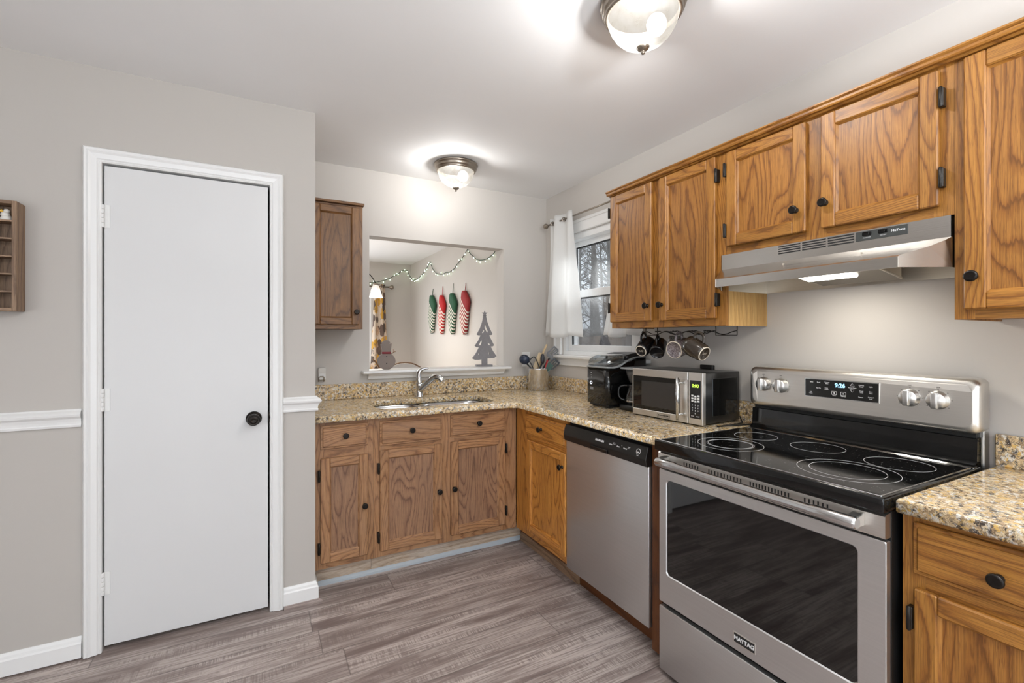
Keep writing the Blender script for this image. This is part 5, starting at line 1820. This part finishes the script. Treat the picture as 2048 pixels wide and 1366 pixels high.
tx, ty = 1.512, 3.255
GREYP = flat('grey_washed_board', s2l(122, 119, 121), 0.6, 0.0, 0.14, 60.0)
tr_ = thing('wooden_tree', 'grey wooden cut-out christmas tree with a star on the sill', 'decoration', (tx, ty, SZ))
k_ = 0.000396
tz0 = 1185
TO = [(300, 1172), (300, 1050), (240, 1060), (170, 1060), (108, 1030), (180, 940), (245, 820), (195, 815), (162, 790), (230, 690), (275, 590), (225, 585), (200, 565), (265, 450), (310, 320), (333, 190), (352, 170), (380, 210),
      (405, 320), (455, 450), (508, 555), (495, 580), (445, 585), (480, 660), (540, 775), (520, 800), (475, 805), (520, 890), (590, 990), (540, 1030), (410, 1035), (410, 1172)]
HO = [[(362, 360), (420, 510), (404, 545), (372, 480), (352, 440)], [(340, 470), (352, 500), (330, 540), (300, 545)], [(298, 670), (300, 715), (280, 780), (240, 780), (265, 725)], [(414, 744), (448, 744), (466, 772), (440, 780)],
      [(255, 892), (248, 958), (226, 960)], [(440, 894), (450, 908), (446, 958), (432, 958)]]
cv = lambda L: [((p[0] - 350) * k_, (tz0 - p[1]) * k_) for p in L]
cutout('tree_board', GREYP, tr_, cv(TO), [cv(h) for h in HO], 0.018, frame_mtx(tx, ty, SZ, math.radians(-14)))
st = []
for i in range(10):
    a = PI / 2 + i * PI / 5
    rr_ = (62 if i % 2 == 0 else 26) * k_
    st.append((rr_ * math.cos(a) - 8 * k_, rr_ * math.sin(a) + (tz0 - 168) * k_))
cutout('star', GREYP, tr_, st, [], 0.008, frame_mtx(tx, ty - 0.014, SZ, math.radians(-14)))
q = MB()
q.box(-0.066, 0.060, -0.032, 0.032, 0.0, 0.013, 'x', 0.001, 1, Matrix.Translation((tx, ty, SZ)) @ Matrix.Rotation(math.radians(-14), 4, 'Z'))
q.build('base', GREYP, tr_)

sx, sy = 0.767, 3.255
sm_ = thing('wooden_snowman', 'grey wooden snowman cut-out with red scarf on the sill', 'decoration', (sx, sy, SZ))
k2 = 0.000512
SO = []
for i in range(25):
    a = math.radians(-122 + i * (180 + 64 + 0) / 24)
    SO.append((0.0615 * math.cos(a) if False else 0.0615 * math.cos(math.radians(-125 + 195 * i / 24)), 0.058 + 0.060 * math.sin(math.radians(-125 + 195 * i / 24))))
SO = [(0.0615 * math.cos(math.radians(d)), 0.056 + 0.058 * math.sin(math.radians(d))) for d in range(-72, 66, 8)]
SO += [(0.028, 0.110), (0.029, 0.124), (0.032, 0.150), (0.036, 0.180), (0.020, 0.176), (0.026, 0.186), (0.016, 0.198), (0.0, 0.203), (-0.018, 0.198), (-0.030, 0.186), (-0.026, 0.176), (-0.040, 0.172), (-0.031, 0.150), (-0.028, 0.124), (-0.026, 0.110)]
SO += [(0.0615 * math.cos(math.radians(d)), 0.056 + 0.058 * math.sin(math.radians(d))) for d in range(116, 253, 8)]
cutout('snowman_board', flat('taupe_painted_wood', s2l(122, 109, 101), 0.6), sm_, SO, [], 0.018, frame_mtx(sx, sy, SZ, math.radians(-6)))
q = MB().box(-0.030, 0.030, -0.013, 0.013, 0.107, 0.122, 'x', 0.003, 2, Matrix.Translation((sx, sy, SZ)) @ Matrix.Rotation(math.radians(-6), 4, 'Z'))
q.build('scarf', flat('dark_red_ribbon', s2l(118, 26, 36), 0.6), sm_)
q = MB()
for z in (0.090, 0.042):
    q.lathe([(0.0, 0.0), (0.004, 0.0), (0.003, 0.003), (0, 0.0035)], (sx, sy - 0.0095, SZ + z), (0, -1, 0), 10)
q.build('button', 'black', sm_)
MB().tube([(sx - 0.045, sy, SZ + 0.010), (sx - 0.070, sy, SZ + 0.050), (sx - 0.092, sy, SZ + 0.072)], [0.005, 0.006, 0.005], 8).build('arm', 'oak_dark', sm_)
MB().tube([(sx + 0.036, sy, SZ + 0.108), (sx + 0.058, sy, SZ + 0.122), (sx + 0.066, sy, SZ + 0.120)], [0.003, 0.003, 0.002], 6).tube([(sx + 0.050, sy, SZ + 0.117), (sx + 0.048, sy, SZ + 0.140)], 0.002, 6).build('arm', 'oak_dark', sm_)


# ------------------------------------------------------------------ christmas stockings on the dining room wall
def stocking_mat(name, c, zc, sl):
    t = NT(name)
    co, x, y, z = t.obj()
    s = t.math('ADD', t.math('MULTIPLY', z, 1.0), t.math('MULTIPLY', y, sl))
    wob = t.noise(co, 9, 2)
    s = t.math('ADD', s, t.math('MULTIPLY', wob, 0.035))
    st_ = t.math('GREATER_THAN', t.math('SINE', t.math('MULTIPLY', s, 135.0)), 0.0)
    lim = t.math('ADD', z, t.math('MULTIPLY', y, -0.9))
    msk = t.math('LESS_THAN', lim, zc)
    kn_ = t.noise(co, 300, 2)
    base = t.mix(kn_, tuple(v * 0.75 for v in c), c)
    t.col(t.mix(t.math('MULTIPLY', st_, msk), base, s2l(232, 226, 216)))
    t.bump(kn_, 0.4, 0.003)
    t.set(rough=0.85)
    return t.m


def stocking(label, y, ztop, zbody, c, wid, h, sl, flip=1):
    o = thing('christmas_stocking', label, 'stocking', (XW - 0.028, y, zbody), None, 'stockings on the dining room wall', True)
    pts = [(0.02, 0.0), (-0.03, -0.004), (-0.09, -0.05), (-0.15, -0.115), (-0.165, -0.15), (-0.13, -0.23), (-0.105, -0.32), (-0.08, -0.42), (-0.06, -0.50), (-0.01, -0.525), (0.03, -0.50), (0.075, -0.43), (0.125, -0.34), (0.13, -0.29), (0.10, -0.22), (0.085, -0.15), (0.075, -0.08), (0.055, -0.02)]
    pts = [(p[0] * wid, p[1] * h / 0.525) for p in pts]
    t = bmesh.new()
    cy_ = 0.0
    rows = []
    for sc_, d in ((0.0, -0.022), (0.55, -0.021), (0.88, -0.014), (1.0, 0.0), (0.9, 0.02)):
        row = []
        for p in pts:
            cc = (0.0 + (-0.02 * wid), p[1] * 0.94 - 0.015)
            row.append(t.verts.new((d, cc[0] + (p[0] - cc[0]) * sc_, cc[1] + (p[1] - cc[1]) * sc_)))
        rows.append(row)
    n = len(pts)
    for a, bb in zip(rows, rows[1:]):
        for i in range(n):
            try:
                f = t.faces.new([a[i], a[(i + 1) % n], bb[(i + 1) % n], bb[i]])
                f.smooth = True
            except ValueError:
                pass
    t.faces.new(rows[-1])
    bmesh.ops.remove_doubles(t, verts=list(t.verts), dist=1e-5)
    bmesh.ops.recalc_face_normals(t, faces=list(t.faces))
    m = MB()
    m.merge(t, 'z')
    mt = stocking_mat('striped_knit', c, -0.14 * h / 0.525, sl)
    m.build('sock', mt, o, True)
    MB().tube([(0.010, -0.008, -0.004), (0.022, -0.002, ztop - zbody), (0.018, 0.010, -0.004)], 0.0035, 6).build('hanging_loop', flat('loop_cord', tuple(v * 0.8 for v in c), 0.8), o, True)
    return o


G_, R_ = s2l(40, 92, 64), s2l(176, 32, 36)
stocking('green and white striped stocking farthest from the opening', 6.03, 1.968, 1.885, G_, 1.0, 0.515, -1.0)
stocking('bright red and white striped stocking between two green ones', 5.645, 1.965, 1.855, s2l(200, 36, 36), 0.85, 0.50, -1.0)
stocking('green and white striped stocking between the two red ones', 5.280, 1.965, 1.850, G_, 0.95, 0.50, -1.0)
stocking('dull red and white striped stocking nearest the pass-through', 4.895, 1.930, 1.848, s2l(168, 50, 52), 0.95, 0.505, -1.0)

# ------------------------------------------------------------------ string of fairy lights
fl = thing('string_lights', 'green wire string of glowing fairy lights across the dining room walls', 'string lights', (XW - 0.02, 5.5, 2.2))
A = [(1.20, YF - 0.015, 2.085), (1.425, YF - 0.015, 2.132), (1.61, YF - 0.015, 2.168), (1.774, YF - 0.015, 2.245), (1.915, YF - 0.015, 2.345), (1.985, YF - 0.015, 2.348), (XW - 0.015, 6.995, 2.208), (XW - 0.015, 6.82, 2.178), (XW - 0.015, 6.52, 2.204), (XW - 0.015, 6.12, 2.345),
     (XW - 0.015, 5.99, 2.222), (XW - 0.015, 5.80, 2.142), (XW - 0.015, 5.51, 2.125), (XW - 0.015, 5.31, 2.126), (XW - 0.015, 5.154, 2.170), (XW - 0.015, 4.824, 2.300), (XW - 0.015, 4.663, 2.196), (XW - 0.015, 4.467, 2.126), (XW - 0.015, 4.204, 2.136), (XW - 0.015, 4.10, 2.185), (XW - 0.015, 3.98, 2.26)]
wire_g = flat('dark_green_wire', s2l(44, 60, 44), 0.5)
fine_pts = []
for a, c in zip(A, A[1:]):
    a, c = Vector(a), Vector(c)
    n = max(2, int((c - a).length / 0.05))
    for i in range(n):
        p = a.lerp(c, i / n)
        s = math.sin(PI * i / n)
        fine_pts.append(p - Vector((0, 0, 0.012 * s)))
fine_pts.append(Vector(A[-1]))
MB().tube(fine_pts, 0.0045, 5).build('wire', wire_g, fl)
first = None
off = BASE[fl.name]
random.seed(21)
nb = 0
for i in range(0, len(fine_pts)):
    if i % 2 and fine_pts[i].y < 6.2:
        continue
    if nb >= 92:
        break
    p = fine_pts[i] + Vector((-0.004, random.uniform(-0.02, 0.02), random.choice((-0.022, -0.018, 0.018)))) if fine_pts[i].y < 7.0 else fine_pts[i] + Vector((random.uniform(-0.02, 0.02), -0.004, random.choice((-0.02, 0.018))))
    if first is None:
        first = MB().ball((0, 0, 0), 0.0050, 1, 1, 1.3, 8).build('bulb', 'fairy', fl, True)
        bo = first
    else:
        bo = first.copy()
        COL.objects.link(bo)
    bo.location = p - off
    nb += 1

# ------------------------------------------------------------------ dining room beyond the opening
w2 = thing('window_2', 'bright dining room window behind the flowered curtain', 'window', (0.6, YF, 0.95))
w2['kind'] = 'structure'
q = MB()
for x0, x1, z0, z1 in ((FX0 - 0.07, FX0, FZ0, FZ1 + 0.07), (FX1, FX1 + 0.07, FZ0, FZ1 + 0.07), (FX0, FX1, FZ1, FZ1 + 0.07), (FX0 - 0.07, FX1 + 0.07, FZ0 - 0.09, FZ0)):
    q.box(x0, x1, YF - 0.018, YF, z0, z1, 'z', 0.003)
q.build('casing', 'white', w2)
q = MB()
for x0, x1, z0, z1 in ((FX0, FX0 + 0.05, FZ0, FZ1), (FX1 - 0.05, FX1, FZ0, FZ1), (FX0 + 0.05, FX1 - 0.05, FZ0, FZ0 + 0.05), (FX0 + 0.05, FX1 - 0.05, FZ1 - 0.05, FZ1), (FX0 + 0.05, FX1 - 0.05, 1.45, 1.50)):
    q.box(x0, x1, YF + 0.03, YF + 0.07, z0, z1)
q.build('sash', 'vinyl_white', w2)
MB().box(FX0 + 0.05, FX1 - 0.05, YF + 0.045, YF + 0.049, FZ0 + 0.05, FZ1 - 0.05).build('pane', 'pane', w2)


def floral():
    t = NT('flowered_cotton')
    uvv, u, v = t.uv()
    vec = t.comb(u, v)
    wv = t.n('ShaderNodeTexVoronoi')
    wv.inputs['Scale'].default_value = 9.0
    t.l(vec, wv.inputs['Vector'])
    sep = t.n('ShaderNodeSeparateColor')
    t.l(wv.outputs['Color'], sep.inputs[0])
    nz = t.noise(vec, 30, 3)
    d = t.math('ADD', wv.outputs['Distance'], t.math('MULTIPLY', nz, 0.35))
    flower = t.ramp(sep.outputs[0], [(0.0, s2l(206, 158, 66)), (0.3, s2l(112, 94, 86)), (0.55, s2l(196, 164, 136)), (0.72, s2l(96, 82, 74))], 'CONSTANT')
    c = t.mix(t.ramp(d, [(0.78, 1.0), (0.84, 0.0)]), s2l(214, 198, 180), flower)
    c = t.mix(t.ramp(d, [(0.26, 0.9), (0.30, 0.0)]), c, s2l(70, 60, 54))
    n2 = t.noise(vec, 14, 3)
    c = t.mix(t.ramp(n2, [(0.62, 0.0), (0.66, 0.8)]), c, s2l(96, 88, 84))
    t.col(c)
    t.set(rough=0.9)
    return t.m


M['floral'] = floral()
curtain('curtain', 'flowered yellow and grey curtain beside the dining room window', YF - 0.085, 1.635, 1.475, 1.715, 1.400, 2.105, 0.30, 2.0, 'floral', 0.022, None, None, True, 'X', 2.068, 0.4)
r = thing('curtain_rod', 'nickel curtain rod carrying the flowered curtain in the dining room', 'curtain rod', (0.8, YF - 0.085, 2.068))
MB().tube([(-0.25, YF - 0.085, 2.068), (1.695, YF - 0.085, 2.068)], 0.011, 12).build('rod', 'nickel', r)
MB().lathe([(0.010, 0), (0.017, 0.006), (0.012, 0.014), (0.026, 0.024), (0.035, 0.042), (0.030, 0.062), (0.012, 0.074), (0, 0.076)], (1.690, YF - 0.085, 2.068), (1, 0, 0), 18).build('finial', 'nickel', r)
MB().tube([(1.66, YF - 0.002, 2.068), (1.66, YF - 0.085, 2.068)], 0.006, 8).build('bracket', 'nickel', r)

ch = thing('chandelier', 'chandelier arm with a glowing white bell shade in the dining room', 'chandelier', (0.86, 5.3, 2.0))
chx, chy = 0.86, 5.3
MB().tube([(chx, chy, ZC - 0.02), (chx, chy, 2.05)], 0.008, 8).lathe([(0.06, 0), (0.05, -0.02), (0.01, -0.03)], (chx, chy, ZC - 0.001), (0, 0, 1), 24).lathe([(0.012, 0.10), (0.03, 0.06), (0.022, 0.0), (0.03, -0.05), (0.008, -0.09), (0, -0.1)], (chx, chy, 1.98), (0, 0, 1), 20).build('stem', 'bronze', ch)
M['shade'] = bowl_mat('frosted_bell_glass', 0.12, 0.72)
for k in range(3):
    a = math.radians(0 + 120 * k)
    dx, dy = math.cos(a), math.sin(a)
    pts = []
    for i in range(13):
        s = i / 12
        pts.append((chx + dx * 0.272 * s, chy + dy * 0.272 * s, 1.96 - 0.05 * math.sin(PI * s * 1.0) * (1 - s) + 0.10 * math.sin(PI * s ** 1.3) - 0.045 * s ** 3))
    am = MB().tube(pts, 0.006, 8).build('arm', 'bronze', ch)
    ex, ey = chx + dx * 0.272, chy + dy * 0.272
    MB().lathe([(0.012, 0.010), (0.026, 0.0), (0.030, -0.016), (0.020, -0.02)], (ex, ey, 1.915), (0, 0, 1), 20).build('shade_holder', 'nickel', am)
    MB().lathe([(0.026, 1.900), (0.036, 1.886), (0.050, 1.850), (0.056, 1.815), (0.066, 1.785), (0.078, 1.762)], (ex, ey, 0), (0, 0, 1), 28, False).build('shade', 'shade', am)
    MB().ball((ex, ey, 1.845), 0.022, 1, 1, 1.3, 12).build('bulb', 'bulb', am)
    lamp('chandelier_bulb_light', 'POINT', (ex, ey, 1.795), 20, (1.0, 0.90, 0.78), size=0.03)

cr_ = thing('dining_chair', 'padded chair with pale cover showing just above the sill', 'chair', (1.36, 5.0, 0))
pc = flat('pale_grey_chair_cover', s2l(214, 213, 212), 0.9)
q = MB()
out = [(-0.24, 0.50)] + [(0.24 * math.cos(math.radians(d)), 0.86 + 0.185 * math.sin(math.radians(d))) for d in range(180, -1, -12)] + [(0.24, 0.50)]
q.prism([(1.36 + p[0], 4.96, p[1]) for p in out], (0, 0.08, 0), 'z', True, 0.012)
q.build('backrest', pc, cr_)
MB().tube([(1.36 + 0.243 * math.cos(math.radians(d)), 4.958, 0.86 + 0.188 * math.sin(math.radians(d))) for d in range(180, -1, -10)], 0.008, 6).build('piping', 'shelf_wood', cr_)
MB().box(1.12, 1.60, 4.56, 5.02, 0.42, 0.52, 'x', 0.02, 3).build('seat', pc, cr_)
for x in (1.15, 1.57):
    for y in (4.60, 4.98):
        MB().box(x - 0.018, x + 0.018, y - 0.018, y + 0.018, 0, 0.425).build('leg', 'oak_dark', cr_)

# ------------------------------------------------------------------ display shelf on the door wall
ds = thing('display_shelf', 'brown wooden shadow box shelf of small cubbyholes on the door wall', 'shelf', (-1.0, YP, 1.42))
zs_ = [1.423, 1.490, 1.557, 1.624, 1.691, 1.758, 1.826]
q = MB()
yb_, yf_ = YP - 0.0005, YP - 0.075
q.box(-1.19, -0.815, YP - 0.006, yb_, 1.418, 1.832, 'z')
q.build('back_board', 'shelf_wood', ds)
q = MB()
q.box(-0.829, -0.815, yf_, YP - 0.006, 1.416, 1.834, 'z', 0.001).box(-1.19, -1.176, yf_, YP - 0.006, 1.416, 1.834, 'z', 0.001)
q.box(-1.176, -0.829, yf_, YP - 0.006, 1.416, 1.428, 'x', 0.001).box(-1.176, -0.829, yf_, YP - 0.006, 1.822, 1.834, 'x', 0.001)
q.build('frame', 'shelf_wood', ds)
for z in zs_[1:-1]:
    MB().box(-1.176, -0.829, yf_ + 0.006, YP - 0.006, z - 0.003, z + 0.003, 'x').build('shelf_board', 'shelf_wood', ds)
for k in range(1, 6):
    x = -0.829 - k * 0.0578
    MB().box(x - 0.003, x + 0.003, yf_ + 0.008, YP - 0.006, 1.428, 1.822, 'z').build('divider', 'shelf_wood', ds)
ez = 1.7612
o = thing('eagle_figurine', 'small white eagle head figurine in the top cubby of the shelf', 'figurine', (-0.853, YP - 0.045, ez))
q = MB()
q.lathe([(0.0, 0.0), (0.016, 0.0), (0.018, 0.006), (0.015, 0.014), (0.012, 0.020)], (-0.853, YP - 0.045, ez), (0, 0, 1), 18)
q.ball((-0.855, YP - 0.048, ez + 0.022), 0.0125, 1.1, 1.0, 1.0, 14)
q.ball((-0.853, YP - 0.046, ez + 0.036), 0.0095, 1.15, 1.0, 0.95, 14)
q.build('head', flat('white_porcelain', s2l(226, 222, 214), 0.3), o)
MB().lathe([(0.006, 0.0), (0.0045, 0.005), (0.002, 0.010), (0, 0.011)], (-0.861, YP - 0.052, ez + 0.036), (-0.85, -0.35, -0.35), 10).build('beak', flat('yellow_glaze', s2l(214, 170, 60), 0.3), o)
MB().ball((-0.857, YP - 0.0555, ez + 0.039), 0.0018, seg=8).build('eye', 'black', o)
o = thing('trinket', 'tiny dark ornament beside the eagle figurine', 'ornament', (-0.836, YP - 0.03, ez))
q = MB()
q.lathe([(0.0, 0.0), (0.005, 0.0), (0.004, 0.008), (0.0055, 0.018), (0.003, 0.026), (0.0045, 0.034), (0, 0.038)], (-0.836, YP - 0.03, ez), (0, 0, 1), 14)
q.build('ornament_body', flat('dark_pewter', s2l(70, 68, 74), 0.3, 0.5), o)

# ------------------------------------------------------------------ outside the kitchen window: winter wood
def ground_h(x, y):
    return -0.9 + 0.105 * max(0.0, (x - 3.0)) + 0.30 * mnoise.noise(Vector((x * 0.25, y * 0.25, 0)))


t = bmesh.new()
N = 46
gv = [[t.verts.new((2.4 + 34.0 * (i / N) ** 1.5, -6 + 50.0 * j / N, ground_h(2.4 + 34.0 * (i / N) ** 1.5, -6 + 50.0 * j / N))) for j in range(N + 1)] for i in range(N + 1)]
for i in range(N):
    for j in range(N):
        f = t.faces.new([gv[i][j], gv[i + 1][j], gv[i + 1][j + 1], gv[i][j + 1]])
        f.smooth = True


def litter():
    t_ = NT('leaf_litter')
    co = t_.obj()[0]
    n1 = t_.noise(co, 9, 6, 0.7)
    n2 = t_.noise(co, 2.0, 3)
    c = t_.ramp(n1, [(0.3, s2l(58, 54, 50)), (0.5, s2l(104, 98, 92)), (0.68, s2l(150, 144, 138))])
    t_.col(t_.mix(0.5, c, t_.ramp(n2, [(0.35, 0.7), (0.65, 1.1)]), 'MULTIPLY'))
    t_.set(rough=0.95)
    return t_.m


m = MB()
m.merge(t, 'z')
g = m.build('ground', litter())
tag(g, 'leaf covered slope outside the kitchen window', 'ground', None, 'structure')


def bark():
    t_ = NT('grey_bark')
    co, x, y, z = t_.obj()
    n1 = t_.noise(t_.comb(t_.math('MULTIPLY', x, 30), t_.math('MULTIPLY', y, 30), t_.math('MULTIPLY', z, 5)), 1.0, 4, 0.6)
    t_.col(t_.ramp(n1, [(0.3, s2l(50, 47, 45)), (0.7, s2l(104, 99, 95))]))
    t_.set(rough=0.95)
    return t_.m


M['bark'] = bark()


def tree_mesh(name, h, r, seed, nbr, twigs):
    rnd = random.Random(seed)
    m = MB()
    pts, rad = [], []
    lean = rnd.uniform(-0.06, 0.06), rnd.uniform(-0.06, 0.06)
    for i in range(9):
        s = i / 8
        pts.append((lean[0] * h * s + rnd.uniform(-1, 1) * 0.02 * h * 0.3, lean[1] * h * s + rnd.uniform(-1, 1) * 0.02 * h * 0.3, h * s))
        rad.append(r * (1.15 - s * 0.95))
    m.tube(pts, rad, 8)
    for k in range(nbr):
        s = rnd.uniform(0.10, 0.95)
        i = min(7, int(s * 8))
        b0 = Vector(pts[i]).lerp(Vector(pts[i + 1]), s * 8 - i)
        a = rnd.uniform(0, 2 * PI)
        L = h * rnd.uniform(0.12, 0.3) * (1.15 - s * 0.5)
        d = Vector((math.cos(a), math.sin(a), rnd.uniform(0.1, 0.8))).normalized()
        bp = [b0]
        for j in range(4):
            d = (d + Vector((rnd.uniform(-1, 1), rnd.uniform(-1, 1), rnd.uniform(-0.4, 0.9))) * 0.28).normalized()
            bp.append(bp[-1] + d * L / 4)
        rb = min(0.02, r * rnd.uniform(0.12, 0.24))
        m.tube(bp, [rb, rb * 0.8, rb * 0.6, rb * 0.45, rb * 0.2], 5)
        for q_ in range(twigs):
            i2 = rnd.randint(1, 3)
            p0 = bp[i2].lerp(bp[i2 + 1], rnd.random())
            d2 = (d + Vector((rnd.uniform(-1, 1), rnd.uniform(-1, 1), rnd.uniform(-0.5, 1.0))) * 0.9).normalized()
            l2 = L * rnd.uniform(0.25, 0.6)
            p1 = p0 + d2 * l2 * 0.5
            p2 = p1 + (d2 + Vector((rnd.uniform(-1, 1), rnd.uniform(-1, 1), rnd.uniform(-0.3, 0.8))) * 0.5).normalized() * l2 * 0.5
            m.tube([p0, p1, p2], [rb * 0.3, rb * 0.22, rb * 0.1], 3, False)
    return m


protos = []
rnd = random.Random(5)
TL = 'bare grey winter tree in the wood outside the kitchen window'
near = [(4.1, 5.6, 0.05, 7.0), (5.2, 5.9, 0.16, 11.0)]
spots = []
for k in range(42):
    d = 8.0 + 26 * (k / 42) ** 0.9
    ang = math.radians(rnd.uniform(36, 58))       # measured from +X
    spots.append((d * math.cos(ang) + 1.6, d * math.sin(ang) + 1.2))
for k in range(5):
    tm = tree_mesh('bare_tree', 10.0, 0.09 + 0.02 * k, 40 + k, 26, 9).build('bare_tree', 'bark')
    protos.append(tm)
used = [False] * 5
for k, (x, y) in enumerate(spots):
    i = k % 5
    if not used[i]:
        o = protos[i]
        used[i] = True
    else:
        o = protos[i].copy()
        COL.objects.link(o)
    s = rnd.uniform(0.7, 1.25)
    o.location = (x, y, ground_h(x, y) - 0.1)
    o.rotation_euler = (0, 0, rnd.uniform(0, 6.28))
    o.scale = (s, s, s * rnd.uniform(0.9, 1.15))
    tag(o, TL, 'tree', 'bare trees in the wood outside')
o = tree_mesh('bare_tree', 7.5, 0.060, 77, 34, 4).build('bare_tree', flat('dark_wet_bark', s2l(58, 54, 52), 0.9))
o.location = (4.6, 5.35, ground_h(4.6, 5.35) - 0.1)
tag(o, 'slim near tree whose dark branches cross the upper window pane', 'tree', 'bare trees in the wood outside')
